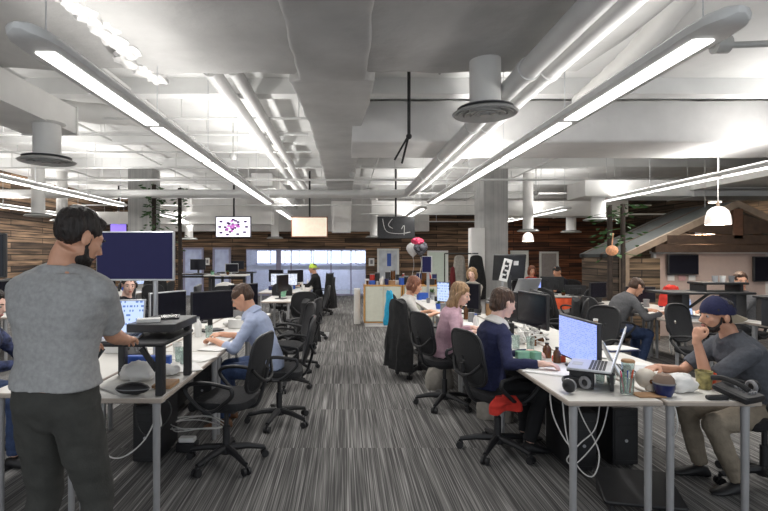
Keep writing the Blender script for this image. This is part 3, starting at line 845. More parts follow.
# cream cupboards at the end of the aisle
def cupboard(x0, w, y, label, n=2):
    t = thing('cupboard', label, 'cupboard', (x0, y, 0), 0, 'cream cupboards')
    MB().box((w / 2, 0.22, 0.04), (w - 0.06, 0.40, 0.08)).build('plinth', white_paint, t)
    f = MB().box((0.0125, 0.22, 0.50), (0.025, 0.44, 0.84)).box((w - 0.0125, 0.22, 0.5), (0.025, 0.44, 0.84)).box((w / 2, 0.22, 0.905), (w, 0.46, 0.025)).box((w / 2, 0.22, 0.095), (w, 0.44, 0.02)).box((w / 2, 0.42, 0.5), (w - 0.05, 0.02, 0.8))
    f.build('carcass', ply_orange, t)
    for k in range(n):
        wd = (w - 0.06) / n
        d = MB().rbox((0.03 + wd * (k + 0.5), 0.0, 0.50), (wd - 0.006, 0.022, 0.77), 0.004).build('door', cream, t)
        MB().tube([(0.03 + wd * (k + (0.88 if k % 2 == 0 else 0.12)), -0.03, 0.83), (0.03 + wd * (k + (0.88 if k % 2 == 0 else 0.12)), -0.01, 0.83)], 0.018, 10).build('knob', silver, d)
cupboard(0.42, 0.84, 10.8, 'cream two door cupboard with orange edges at the aisle end, left one')
cupboard(1.28, 0.84, 10.8, 'cream two door cupboard with orange edges, right of the first, behind seated woman')
# picture on the far wall
p = P(371.5, 262.5, YF - 0.04)
t = thing('picture_frame', 'small white framed picture on the far plank wall', 'picture', p)
MB().box((0, 0, 0), (0.22, 0.03, 0.30)).build('frame', paper, t); MB().box((0, -0.018, 0), (0.10, 0.006, 0.15)).build('print', grey_m, t)
p = P(207.5, 262, YF - 0.04)
t = thing('picture_frame', 'small framed notice between the two pale blue doors', 'picture', p)
MB().box((0, 0, 0), (0.16, 0.03, 0.28)).build('frame', paper, t); MB().box((0, -0.018, 0), (0.08, 0.006, 0.14)).build('print', grey_m, t)
p = P(234.5, 236, YF - 0.30)
t = thing('wall_sign', 'small white box sign on the far wall above the glazing', 'sign', p)
MB().box((0, 0, 0), (0.26, 0.08, 0.18)).build('housing', paper, t); MB().tube([(0, 0, 0.08), (0, 0.2, 0.12)], 0.012, 6).build('stem', silver, t)

# ---------------------------------------------------------------- office chairs
def make_chair():
    t = thing('office_chair', 'x', 'office chair', (0, 0, 0))
    base = MB().lathe([(0.001, 0.075), (0.05, 0.075), (0.055, 0.10), (0.04, 0.14), (0.001, 0.14)], n=14).build('base_hub', black_plastic, t)
    for k in range(5):
        a = 2 * PI * k / 5 + 0.3; d = V((math.cos(a), math.sin(a), 0))
        MB().tube([d * 0.03 + V((0, 0, 0.115)), d * 0.16 + V((0, 0, 0.105)), d * 0.29 + V((0, 0, 0.075))], [0.030, 0.025, 0.018], 8).build('base_arm', black_plastic, t)
        s = V((-d.y, d.x, 0)); c = d * 0.295
        w = MB()
        for q in (-1, 1):
            w.tube([c + s * 0.008 * q + V((0, 0, 0.028)), c + s * 0.028 * q + V((0, 0, 0.028))], 0.028, 12)
        w.tube([c + V((0, 0, 0.03)), c + V((0, 0, 0.075))], 0.010, 8)
        w.build('caster', black_plastic, t)
    MB().tube([(0, 0, 0.13), (0, 0, 0.28), (0, 0, 0.281), (0, 0, 0.42)], [0.028, 0.028, 0.018, 0.018], 12).build('gas_column', black_metal, t)
    MB().rbox((0, 0, 0.425), (0.22, 0.24, 0.04), 0.02).build('tilt_mechanism', black_metal, t)
    rings = []
    for z, k in ((0.442, 0.86), (0.452, 0.97), (0.48, 1.0), (0.505, 0.97), (0.515, 0.85)):
        ring = []
        for i in range(28):
            a = 2 * PI * i / 28; ca, sa = math.cos(a), math.sin(a); e = 0.55
            x = math.copysign(abs(ca) ** e, ca) * 0.245 * k; y = math.copysign(abs(sa) ** e, sa) * 0.235 * k
            ring.append(V((x, y + 0.01, z - (0.025 if y > 0.17 else 0) + 0.012 * (abs(x) / 0.245) ** 2)))
        rings.append(ring)
    MB().loft(rings).build('seat', chair_fabric, t)
    # backrest: curved, tilted, taller than wide
    rim = []; panel = []
    def bp(u, v, off=0.0):    # u across, v up, both -1..1
        z = 0.775 + v * 0.215; x = u * 0.215
        y = -0.235 - (z - 0.56) * 0.24 + 0.055 * u * u - 0.03 * (1 - v * v) + off
        return V((x, y, z))
    N = 28
    for i in range(N):
        a = 2 * PI * i / N; ca, sa = math.cos(a), math.sin(a); e = 0.62
        u = math.copysign(abs(ca) ** e, ca) * (0.92 + 0.08 * sa); v = math.copysign(abs(sa) ** e, sa)
        rim.append((u, v))
    MB().tube([bp(u, v) for u, v in rim], 0.014, 8, closed=True).build('back_rim', black_plastic, t)
    mb = MB(); rings = []
    for k in (0.97, 0.7, 0.4, 0.1): rings.append([bp(u * k, v * k, 0.004) for u, v in rim])
    for k in (0.1, 0.4, 0.7, 0.97): rings.append([bp(u * k, v * k, -0.006) for u, v in rim])
    mb.loft(rings, closed=True); mb.build('backrest', chair_mesh, t)
    MB().tube(smooth_path([(0, -0.02, 0.43), (0, -0.22, 0.44), (0, -0.29, 0.56), (0, -0.335, 0.74)]), 0.022, 8, flat=0.6).tube(smooth_path([bp(-0.85, -0.1, -0.015), (-0.08, -0.33, 0.66), (0.08, -0.33, 0.66), bp(0.85, -0.1, -0.015)]), 0.013, 8).build('back_bracket', black_plastic, t)
    for s in (-1, 1):
        x = 0.27 * s
        loop = smooth_path([(x, -0.16, 0.64), (x, 0.0, 0.665), (x, 0.14, 0.655), (x, 0.19, 0.61), (x, 0.13, 0.53), (x * 0.97, 0.05, 0.47), (x * 0.97, -0.03, 0.47), (x, -0.10, 0.52), (x, -0.17, 0.59), (x, -0.16, 0.64)], 4)[:-1]
        MB().tube(loop, 0.015, 8, closed=True).rbox((x * 0.88, 0.02, 0.455), (0.09, 0.07, 0.02), 0.01).build('armrest', black_plastic, t)
    return t
proto_chair = None
def chair(x, y, deg, label, group='black office chairs'):
    """deg: the direction the sitter faces; 0 away from the camera, 90 towards the left, -90 to the right"""
    global proto_chair
    if proto_chair is None:
        proto_chair = make_chair(); c = proto_chair
        c.location = (x, y, 0); c.rotation_euler = (0, 0, rad(deg)); c['label'] = label; c['group'] = group
        return c
    return duplicate(proto_chair, (x, y, 0), rad(deg), label, group)

chair(-0.90, 3.72, 78, 'empty black mesh office chair in the left foreground aisle')
chair(-0.62, 4.62, 95, 'black office chair under the man in the pale blue shirt')
chair(-0.70, 5.85, 110, 'empty black office chair behind the blue shirted man')
chair(-0.66, 6.75, 75, 'empty black office chair, second behind the blue shirted man')
chair(-0.75, 8.05, 20, 'black office chair in the gap of the left row')
chair(-0.62, 9.3, 100, 'black office chair beside the far aisle desk')
chair(-1.3, 10.4, 0, 'black office chair facing the far white screen')
chair(-0.60, 13.1, 90, 'black office chair under the big dark jacket by the glazing')
chair(-2.80, 3.75, -88, 'black office chair left of the standing man')
chair(-2.72, 5.85, -100, 'black office chair of the person with headphones')
chair(1.22, 3.92, -70, 'black office chair of the woman in the navy sweater')
chair(1.04, 5.12, -66, 'black office chair of the woman in pink')
chair(0.98, 6.42, -70, 'black office chair draped with a long black coat')
chair(1.02, 7.5, -80, 'black office chair behind the woman in white')
chair(2.86, 3.34, 88, 'black office chair of the man in the navy cap')
chair(2.70, 5.45, 120, 'empty black office chair behind the pale blue display')
chair(2.95, 6.7, 60, 'black office chair with a dark coat, right of the concrete column')
chair(3.72, 6.90, -85, 'black office chair of the man in the grey sweater')
chair(3.35, 7.9, -60, 'black office chair behind the man in grey')
chair(4.05, 5.55, 200, 'empty black office chair beside the black riser desk')
chair(5.62, 6.85, 95, 'black office chair of the brown haired person by the hut')
chair(4.3, 8.95, 20, 'black office chair left of the palm poles')
chair(5.2, 11.3, 150, 'black office chair of the man in black far back')
chair(4.3, 11.75, 180, 'black office chair of the person in red far back')
chair(-4.2, 7.5, 80, 'black office chair at the leftmost row, nearest inner one')
chair(-4.3, 9.2, 100, 'black office chair at the leftmost row, second inner one')
chair(-4.2, 11.0, 85, 'black office chair at the leftmost row, third inner one')
chair(-6.2, 8.2, -90, 'black office chair at the leftmost row, wall side')

chair(-3.95, 10.1, 20, 'black office chair under the hanging black jacket at far left')
chair(-2.35, 9.55, 10, 'black office chair under the white jacket')
rk = random.Random(9)
mark_a = mat('mark_dark_violet', (0.05, 0.02, 0.07), 0.4, emit=(0.12, 0.03, 0.2), estr=0.3); mark_b = mat('mark_magenta', (0.4, 0.1, 0.35), 0.4, emit=(0.6, 0.2, 0.6), estr=0.7)
for k in range(26):
    a = rk.random() * 6.28; r = rk.random() ** 0.6
    MB().rbox((0.22 * r * math.cos(a), -0.0405, 0.18 * r * math.sin(a)), (0.075, 0.003, 0.05), 0.004).build('picture_mark', mark_a if k % 2 else mark_b, HD)
for x, z in ((-0.32, 0.14), (0.0, 0.19), (0.32, 0.14), (-0.35, 0.0), (0.35, 0.0), (-0.32, -0.15), (0.3, -0.14), (-0.15, -0.2), (0.12, -0.19)):
    MB().rbox((x, -0.0405, z), (0.08, 0.003, 0.05), 0.004).build('picture_mark', mark_a, HD)
# ---------------------------------------------------------------- displays and computers
DESK = 0.741
def make_monitor(w=0.54, h=0.32, scr=lcd_off, bottom=0.14, case=bezel, stand=black_plastic, portrait=False):
    """local frame: the display faces -Y, foot at the origin"""
    t = thing('monitor', 'x', 'monitor', (0, 0, 0))
    c = bottom + h / 2
    MB().rbox((0, 0.018, c), (w, 0.032, h), 0.008).rbox((0, 0.045, c - 0.01), (w * 0.55, 0.03, h * 0.5), 0.02).build('casing', case, t)
    MB().box((0, 0.0005, c), (w - 0.024, 0.003, h - 0.026)).build('panel', scr, t)
    MB().rbox((0, 0.075, (c - 0.02) / 2 + 0.01), (0.055, 0.022, c - 0.02), 0.008).box((0, 0.06, c - 0.04), (0.09, 0.03, 0.09)).build('stand_neck', stand, t)
    MB().rbox((0, 0.05, 0.007), (0.24, 0.18, 0.014), 0.03).build('stand_foot', stand, t)
    return t
PROTO = {}
def monitor(x, y, deg, label, kind='off', z=DESK, group='monitors on the desks', w=0.54, h=0.32, bottom=0.14):
    """deg: 0 shows its display to the camera, -90 to the left aisle, 90 to the right"""
    key = (kind, w, h, bottom)
    scr, case, st = {'off': (lcd_off, bezel, black_plastic), 'navy': (scr_navy, silver, silver), 'blue': (scr_blue, bezel, black_plastic),
                     'white': (scr_white, bezel, black_plastic), 'app': (scr_app, bezel, silver), 'silver': (lcd_off, silver, silver)}[kind]
    if key not in PROTO:
        t = make_monitor(w, h, scr, bottom, case, st); PROTO[key] = t
        t.location = (x, y, z); t.rotation_euler = (0, 0, rad(deg)); t['label'] = label; t['group'] = group
        return t
    return duplicate(PROTO[key], (x, y, z), rad(deg), label, group)

def laptop(x, y, z, deg, label, scr=scr_app, lid=1.9, w=0.33, d=0.23, body=silver):
    """local: the keyboard's front edge towards -Y, the lid at +Y; deg turns it"""
    t = thing('laptop', label, 'laptop', (x, y, z), rad(deg))
    MB().rbox((0, 0, 0.008), (w, d, 0.014), 0.012).build('keyboard_deck', body, t)
    k = MB()
    for r in range(5):
        for c in range(12):
            k.box((-w * 0.42 + c * w * 0.0765, 0.005 + r * 0.019, 0.0155), (w * 0.064, 0.015, 0.002))
    k.build('keys', black_plastic if body is silver else grey_m, t)
    MB().box((0, -d * 0.3, 0.0154), (0.10, 0.06, 0.0012)).build('touchpad', grille, t)
    e = MB(); R = Matrix.Translation((0, d / 2 - 0.005, 0.012)) @ Matrix.Rotation(-(lid - PI / 2), 4, 'X')
    e.rbox((0, 0.004, d / 2), (w, 0.008, d), 0.01, M=R)
    ld = e.build('lid', body, t)
    MB().box((0, -0.0012, d / 2), (w - 0.022, 0.002, d - 0.024), M=R).build('display', scr, ld)
    return t

# -- left row, from the camera on
t = thing('pole_stand', 'silver pole holding the large navy display over the left desk', 'stand', (-1.47, 3.80, DESK))
MB().tube([(0, 0, 0), (0, 0, 0.86)], 0.019, 12).build('pole', silver, t); MB().rbox((0, 0, 0.01), (0.12, 0.12, 0.02), 0.02).build('clamp', silver, t)
MB().rbox((0, -0.045, 0.84), (0.06, 0.10, 0.05), 0.01).build('bracket', silver, t)
t = thing('monitor', 'large raised display glowing dim navy in front of the standing man', 'monitor', P(135, 256.5, 3.66), 0)
MB().rbox((0, 0.015, 0), (0.585, 0.036, 0.370), 0.012).build('casing', silver, t)
MB().box((0, -0.0045, 0.002), (0.562, 0.004, 0.346)).build('panel', scr_navy, t)
MB().box((0, -0.0045, -0.179), (0.05, 0.003, 0.004)).build('maker_mark', silver, t)
# black sit-stand riser: low tray in front, taller shelf behind
t = thing('desk_riser', 'black two level standing riser on the nearest left desk', 'riser', (-1.32, 2.85, DESK))
MB().rbox((0, 0.30, 0.305), (0.52, 0.58, 0.022), 0.02).build('keyboard_tray', black_plastic, t)
MB().rbox((0.12, 0.40, 0.380), (0.30, 0.46, 0.05), 0.008).build('upper_shelf', mat('riser_shelf', (0.035, 0.035, 0.038), 0.4, var=0.1), t)
for x in (-0.225, 0.225):
    MB().rbox((x, 0.06, 0.150), (0.045, 0.06, 0.295), 0.006).build('leg', black_metal, t)
    MB().rbox((x, 0.56, 0.176 if x > 0 else 0.15), (0.045, 0.06, 0.350 if x > 0 else 0.30), 0.006).build('leg', black_metal, t)
    MB().box((x * 0.72, 0.05, 0.215), (0.03, 0.02, 0.16), rot=(0, (0.62 if x > 0 else -0.62) * -1, 0)).build('brace', black_metal, t)
laptop(-1.43, 3.00, DESK + 0.317, 12, 'silver laptop open on the black riser by the standing man', scr_app, lid=1.95)
monitor(-1.90, 5.30, 62, 'grey backed display at an angle beyond the riser', 'silver', w=0.5, h=0.30)
monitor(-1.44, 5.36, 42, 'black display in front of the man in the pale blue shirt', 'off', w=0.50, h=0.31, bottom=0.13)
monitor(-1.30, 6.35, 60, 'black display behind the blue shirted man head', 'off')
monitor(-1.85, 6.1, -80, 'black display facing the person with headphones', 'off')
monitor(-1.18, 9.4, 75, 'black display on the desk past the gap', 'off')
monitor(-1.40, 11.25, 0, 'large pale display facing the camera on the far left cluster', 'white', w=0.62, h=0.28)
monitor(-1.25, 12.5, 50, 'dark display in the far left cluster, aisle side', 'off')
monitor(-1.8, 12.7, -40, 'dark display in the far left cluster, wall side', 'off')
monitor(-2.68, 3.5, 0, 'black display edge at the left picture border', 'off', z=1.27, w=0.5, h=0.32)
t = thing('pole_stand', 'black pole holding the display at the left picture border', 'stand', (-2.68, 3.6, 0))
MB().tube([(0, 0, 0), (0, 0, 1.27)], 0.025, 10).build('pole', black_metal, t); MB().lathe([(0.001, 0), (0.22, 0), (0.21, 0.02), (0.001, 0.03)]).build('foot', black_metal, t)
for i, (x, y, a, k) in enumerate([(-4.95, 7.2, 60, 'off'), (-4.9, 8.6, 80, 'blue'), (-4.95, 10.0, 50, 'off'), (-4.9, 11.6, 70, 'app'), (-5.3, 7.6, -70, 'off'), (-5.3, 9.3, -90, 'off')]):
    monitor(x, y, a, '%s display in the leftmost row, %s one from the camera' % ({'off': 'dark', 'blue': 'pale blue', 'app': 'bright'}[k], place_w[i]), k, z=DESK)

# -- right row
monitor(1.70, 3.60, -90, 'large pale blue lit display on the nearest right desk', 'blue', w=0.60, h=0.325, bottom=0.045)
monitor(1.86, 4.90, -84, 'dark display right of the woman in the navy sweater', 'off', w=0.60, h=0.34, bottom=0.12)
monitor(1.85, 5.68, -80, 'dark display level with the head of the woman in navy', 'off', w=0.58, h=0.33, bottom=0.09)
monitor(1.74, 6.90, -62, 'dark display right of the woman in pink', 'off', w=0.42, h=0.36, bottom=0.08)
monitor(1.60, 8.0, -50, 'small blue lit display between the two seated women', 'app', w=0.26, h=0.33, bottom=0.07)
monitor(1.55, 9.3, -30, 'dark blue upright display under the balloons', 'navy', w=0.20, h=0.32, bottom=0.50)
monitor(2.05, 5.2, 80, 'dark display on the inner side of the right row, back to back', 'off')
t = thing('monitor', 'large black display tilted back, seen from behind, before the column', 'monitor', P(509, 268, 6.35), rad(172))
M0 = Matrix.Rotation(rad(-22), 4, 'X')
MB().rbox((0, 0.0, 0), (0.40, 0.035, 0.36), 0.01, M=M0).build('casing', bezel, t)
MB().box((0, 0.02 - 0.04, 0), (0.38, 0.003, 0.34), M=M0).build('panel', lcd_off, t)
MB().box((-0.08, 0.0195, 0.07), (0.06, 0.003, 0.06), M=M0).build('sticker', paper, t)
MB().tube([(0, 0.02, -0.1), (0, 0.05, -0.40), (0, 0.05, -0.67)], 0.025, 8).build('stand_neck', black_metal, t)
t = thing('poster_stand', 'narrow white leaning card with dark figures before the tilted display', 'card', P(503, 281, 6.0), rad(-8))
M1 = Matrix.Rotation(rad(14), 4, 'Y')
MB().rbox((0, 0, 0.13), (0.10, 0.012, 0.28), 0.004, M=M1).build('board', paper, t)
g = MB()
for k in range(4): g.box((0.005 * (-1) ** k, -0.008, 0.045 + 0.055 * k), (0.05, 0.003, 0.034), M=M1).box((0.02 * (-1) ** k, -0.008, 0.07 + 0.055 * k), (0.015, 0.003, 0.02), M=M1)
g.build('figures', black_plastic, t)
MB().tube([(0, 0.02, 0.02), (-0.02, 0.03, -0.52)], 0.012, 8).build('rod', silver, t)
laptop(2.20, 6.2, 1.08, 195, 'open grey laptop under the tilted black display', scr_white, lid=2.1)
t = thing('laptop_shelf', 'black shelf carrying the open laptop by the column', 'stand', (2.20, 6.2, DESK))
MB().box((0, 0, 0.325), (0.42, 0.3, 0.02)).build('board', black_metal, t)
for s in (-1, 1): MB().box((s * 0.19, 0, 0.155), (0.02, 0.26, 0.31)).build('leg', black_metal, t)
# nearest right desk: laptop on a black stand
t = thing('laptop_stand', 'black plastic stand under the open laptop on nearest right desk', 'stand', (1.575, 3.14, DESK), rad(-28))
MB().rbox((0, 0, 0.105), (0.27, 0.24, 0.016), 0.01).rbox((-0.05, -0.02, 0.05), (0.14, 0.20, 0.10), 0.006).build('platform', black_plastic, t)
MB().box((0.118, 0, 0.05), (0.02, 0.22, 0.1)).build('side_leg', black_plastic, t)
laptop(1.575, 3.14, DESK + 0.116, -121, 'open silver laptop with dark keys raised on a black stand', scr_white, lid=1.85, w=0.34, d=0.25)
laptop(2.06, 3.50, DESK, 70, 'silver laptop in front of the man in the cap', scr_app, lid=2.0, w=0.36, d=0.24)
laptop(2.25, 4.55, DESK, 60, 'grey laptop standing open beyond the pale blue display', scr_white, lid=1.8)

# -- right back row: black riser with laptop below
t = thing('desk_riser', 'long black standing riser over the desk of the man in grey', 'riser', (4.72, 6.42, DESK))
MB().rbox((0, 0.12, 0.34), (1.15, 0.50, 0.03), 0.02).build('top_shelf', black_plastic, t)
for x in (-0.30, 0.42):
    MB().rbox((x, 0.08, 0.163), (0.14 if x > 0 else 0.10, 0.3, 0.32), 0.01).build('leg', black_metal, t)
MB().box((-0.08, 0.0, 0.24), (0.03, 0.02, 0.32), rot=(0, 0.95, 0)).build('brace', black_metal, t)
MB().rbox((0.28, 0.16, 0.46), (0.62, 0.30, 0.03), 0.01).box((0.5, 0.16, 0.40), (0.03, 0.28, 0.10)).box((0.02, 0.16, 0.40), (0.03, 0.28, 0.10)).build('upper_tray', black_plastic, t)
laptop(4.62, 6.55, DESK, 15, 'laptop with bright page under the long black riser', scr_app, lid=1.75, w=0.36)
t = thing('desk_riser', 'black riser stacked with papers behind the navy cap', 'riser', (5.36, 5.55, DESK))
MB().rbox((0, 0.12, 0.34), (0.95, 0.45, 0.03), 0.02).build('top_shelf', black_plastic, t)
for x in (-0.40, 0.40): MB().rbox((x, 0.1, 0.163), (0.08, 0.3, 0.32), 0.01).build('leg', black_metal, t)
tag(MB().rbox((0, 0, 0.012), (0.34, 0.24, 0.024), 0.004, rot=(0, 0, 0.3)).rbox((0.02, 0.01, 0.034), (0.32, 0.22, 0.018), 0.004).build('paper_stack', paper, None, loc=(5.22, 5.62, DESK + 0.355)), 'white paper stack on the riser behind the navy cap', 'papers')
for i in range(5):
    tag(MB().rbox((0, 0, 0), (0.20, 0.28, 0.028), 0.004).build('book', (paper, cyan_m, grey_m, paper, blue_m)[i], None, loc=(5.62 + 0.01 * (i % 2), 5.62, DESK + 0.37 + 0.0285 * i)),
        '%s book in the pile at right edge, %s from the bottom' % (('white', 'light blue', 'grey', 'white', 'dark blue')[i], order[i] if i else 'lowest'), 'book', 'books on the riser at right edge')
for i, (x, y, a, k, l) in enumerate([(4.35, 8.4, 30, 'off', 'dark display left of the hut corner, behind the man in grey'),
        (4.95, 8.2, -10, 'off', 'dark display at the far end of the hut side desks')]):
    monitor(x, y, a, l, k, z=DESK, w=0.46, h=0.27, bottom=0.04 if i else 0.1)

# -- far right table with orange cloth
t = thing('table', 'low table hung with orange cloth in front of the two far people', 'table', (4.05, 9.9, 0))
MB().rbox((0.40, 0.4, 0.73), (1.05, 0.7, 0.03), 0.02).build('tabletop', table_white, t)
for x in (-0.08, 0.88):
    for y in (0.1, 0.7): MB().tube([(x, y, 0), (x, y, 0.715)], 0.018, 8).build('leg', leg_metal, t)
mb = MB(); top = []; bot = []
for k in range(25):
    u = k / 24; x = -0.05 + 0.78 * u
    top.append(V((x, 0.06, 0.70))); bot.append(V((x, 0.03 + 0.02 * math.sin(u * 26), 0.50 + 0.03 * math.sin(u * 9))))
for k in range(24): mb.add([top[k], top[k + 1], bot[k + 1], bot[k]], [(0, 1, 2, 3)]).add([top[k] + V((0, 0.02, 0)), top[k + 1] + V((0, 0.02, 0)), bot[k + 1] + V((0, 0.02, 0)), bot[k] + V((0, 0.02, 0))], [(3, 2, 1, 0)])
tag(mb.build('table_cloth', orange_m, None, loc=(4.05, 9.9, 0)), 'bright orange cloth hanging under the far table edge', 'cloth')
monitor(3.98, 10.3, -15, 'small pale blue display on the far orange table', 'blue', w=0.28, h=0.24, bottom=0.12)
monitor(4.42, 10.47, 160, 'black display back on the far orange table', 'off', w=0.46, h=0.28, bottom=0.1)
monitor(4.75, 10.1, 150, 'black display back left of the man in black', 'off', w=0.40, h=0.20, bottom=0.02)

# ---------------------------------------------------------------- small things, one builder each
def unit(name, cat, label, p, parts, rz=0.0, group=None):
    """parts: list of (part name, mesh builder, material); one part makes a single mesh thing"""
    if len(parts) == 1:
        o = parts[0][1].build(name, parts[0][2]); o.location = p; o.rotation_euler = (0, 0, rz)
        return tag(o, label, cat, group)
    t = thing(name, label, cat, p, rz, group)
    for n, mb, m in parts: mb.build(n, m, t)
    return t
def cup(p, m, label, r=0.04, h=0.10, lid=None):
    parts = [('cup_wall', MB().lathe([(0.001, 0), (r * 0.8, 0), (r, h), (r * 0.93, h), (r * 0.74, 0.006), (0.001, 0.006)], n=18), m)]
    if lid: parts.append(('lid', MB().lathe([(0.001, h), (r * 1.05, h), (r * 1.05, h + 0.006), (r * 0.9, h + 0.016), (0.001, h + 0.016)], n=18), lid))
    else: parts.append(('drink', MB().lathe([(0.001, h * 0.1), (r * 0.80, h * 0.1), (r * 0.88, h * 0.7), (0.001, h * 0.7)], n=16), mat('coffee', (0.05, 0.025, 0.015), 0.2)))
    return unit('cup', 'cup', label, p, parts)
def glass(p, label, m=clear_glass, r=0.036, h=0.12, fill=None):
    parts = [('glass_wall', MB().lathe([(0.001, 0), (r * 0.85, 0), (r, h), (r * 0.93, h), (r * 0.78, 0.01), (0.001, 0.01)], n=18), m)]
    if fill: parts.append(('drink', MB().lathe([(0.001, 0.012), (r * 0.76, 0.012), (r * 0.86, h * 0.6), (0.001, h * 0.6)], n=16), fill))
    return unit('glass', 'glass', label, p, parts)
def bottle(p, m, label, r=0.034, h=0.22, cap=None):
    return unit('bottle', 'bottle', label, p, [('bottle_body', MB().lathe([(0.001, 0), (r, 0), (r, h * 0.62), (r * 0.75, h * 0.75), (r * 0.42, h * 0.84), (r * 0.42, h * 0.95), (0.001, h * 0.95)], n=18), m),
                ('cap', MB().lathe([(0.001, h * 0.93), (r * 0.48, h * 0.93), (r * 0.48, h), (0.001, h)], n=14), cap or m)])
def sheet(p, label, w=0.21, d=0.297, rz=0.0, m=paper, n=3):
    mb = MB()
    for k in range(n): mb.rbox((0.006 * k, -0.004 * k, 0.0015 + 0.002 * k), (w, d, 0.0018), 0.002, rot=(0, 0, 0.05 * k))
    return tag_loc(mb.build('papers', m), p, rz, label, 'papers')
def tag_loc(o, p, rz, label, cat, group=None):
    o.location = p; o.rotation_euler = (0, 0, rz); return tag(o, label, cat, group)
def keyboard(p, rz, label, m=silver):
    k = MB()
    for r in range(5):
        for c in range(15): k.box((-0.196 + c * 0.028, -0.04 + r * 0.021, 0.013), (0.024, 0.017, 0.004))
    return unit('keyboard', 'keyboard', label, p, [('case', MB().rbox((0, 0, 0.006), (0.43, 0.12, 0.012), 0.012), m), ('keys', k, paper if m is silver else grey_m)], rz)
def mouse(p, rz, label, m=paper):
    return unit('computer_mouse', 'mouse', label, p, [('shell', MB().ell((0, 0, 0.008), (0.03, 0.052, 0.02), nu=16, nv=8), m), ('wheel', MB().tube([(-0.003, 0.025, 0.025), (0.003, 0.025, 0.025)], 0.007, 10), grey_m)], rz)
def phone(p, rz, label):
    mb = MB().rbox((0, 0, 0.03), (0.18, 0.20, 0.04), 0.02, rot=(0.25, 0, 0))
    h = MB().tube(smooth_path([(-0.07, -0.09, 0.07), (-0.07, -0.04, 0.095), (-0.07, 0.04, 0.11), (-0.07, 0.10, 0.10)]), 0.016, 8)
    k = MB()
    for r in range(4):
        for c in range(3): k.box((0.0 + c * 0.025, -0.06 + r * 0.025, 0.04 + r * 0.006), (0.017, 0.014, 0.012))
    return unit('desk_phone', 'phone', label, p, [('phone_base', mb, black_plastic), ('handset', h, black_plastic), ('keys', k, grey_m)], rz)
def headphones(p, rz, label):
    band = MB().tube([(0.085 * math.cos(a), 0.0, 0.085 * math.sin(a)) for a in [PI * k / 14 for k in range(15)]], 0.009, 8, M=Matrix.Translation((0, 0, 0.045)) @ Matrix.Rotation(rad(-72), 4, 'X'))
    t = unit('headphones', 'headphones', label, p, [('headband', band, black_plastic)] + [('ear_cup', MB().ell((s * 0.085, 0.0, 0.045), (0.022, 0.042, 0.042)), black_plastic) for s in (-1, 1)]
             + [('ear_pad', MB().tube([(s * 0.068, 0.03 * math.cos(a), 0.045 + 0.03 * math.sin(a)) for a in [2 * PI * k / 14 for k in range(14)]], 0.011, 8, closed=True), grey_m) for s in (-1, 1)], rz)
    return t
def crumpled(p, r, label, m=paper, cat='bag', name='plastic_bag', seed=1, sq=(1, 1, 0.6)):
    mb = MB().ell((0, 0, 0), 1.0, nu=28, nv=16)
    for i, v in enumerate(mb.v):
        n = 1 + 0.28 * noise.noise(v * 1.8 + V((seed * 7, 0, 0))) + 0.10 * noise.noise(v * 6 + V((0, seed, 0)))
        mb.v[i] = V((v.x * r * sq[0] * n, v.y * r * sq[1] * n, max(0.0, (v.z * 0.9 * n + 0.75) * r * sq[2])))
    return tag_loc(mb.build(name, m), p, 0, label, cat)
def cable(pts, r, label, m=cable_white):
    return tag(MB().tube(smooth_path(pts, 6), r, 6).build('cable', m), label, 'cable')
def desk_at(px, py):
    """point on the desk plane seen at a photo pixel"""
    Y = 490 * (CAMH - DESK) / (py - 256.0)
    return V(((px - 345) / 490 * Y, Y, DESK))
def floor_at(px, py):
    Y = 490 * CAMH / (py - 256.0)
    return V(((px - 345) / 490 * Y, Y, 0))

# left nearest desk
q = V((-1.27, 2.93, DESK))
unit('speaker_case', 'case', 'black rounded hard case lying under the riser front', q, [('shell', MB().ell((0, 0, 0.035), (0.10, 0.05, 0.036), nu=24, nv=12), black_plastic), ('zip', MB().tube([(0.101 * math.cos(a), 0.051 * math.sin(a), 0.035) for a in [2 * PI * k / 24 for k in range(24)]], 0.003, 6, closed=True), grey_m)])
crumpled(V((-1.38, 3.28, DESK)), 0.12, 'crumpled white plastic bag under the black riser', seed=3)
crumpled(V((-1.22, 3.42, DESK)), 0.07, 'small crumpled tissue behind the white bag', name='tissue', cat='tissue', seed=5)
sheet(V((-1.36, 3.05, DESK)), 'loose white sheets beside the black hard case', rz=0.9)
sheet(V((-1.20, 3.62, DESK)), 'white papers on the desk right of the riser rear leg', rz=0.4)
unit('tray', 'tray', 'brown card tray beside the riser leg', V((-1.14, 3.12, DESK)), [('card', MB().rbox((0, 0, 0.012), (0.12, 0.17, 0.024), 0.006), tan_m)])
unit('power_strip', 'adapter', 'blue adapter box under the riser', V((-1.42, 3.52, DESK)), [('box', MB().rbox((0, 0, 0.08), (0.34, 0.06, 0.06), 0.01), blue_m)])
unit('tablet', 'tablet', 'dark tablet lying on the upper riser shelf', V((-1.20, 3.34, DESK + 0.4055)), [('case', MB().rbox((0, 0, 0.005), (0.14, 0.20, 0.010), 0.01, rot=(0, 0, 0.3)), black_plastic), ('glass', MB().rbox((0, 0, 0.0105), (0.12, 0.18, 0.001), 0.005, rot=(0, 0, 0.3)), lcd_off)])
unit('small_box', 'box', 'white box on the upper riser shelf', V((-1.25, 3.12, DESK + 0.4055)), [('box', MB().rbox((0, 0, 0.012), (0.14, 0.07, 0.024), 0.006, rot=(0, 0, 0.3)), paper)])
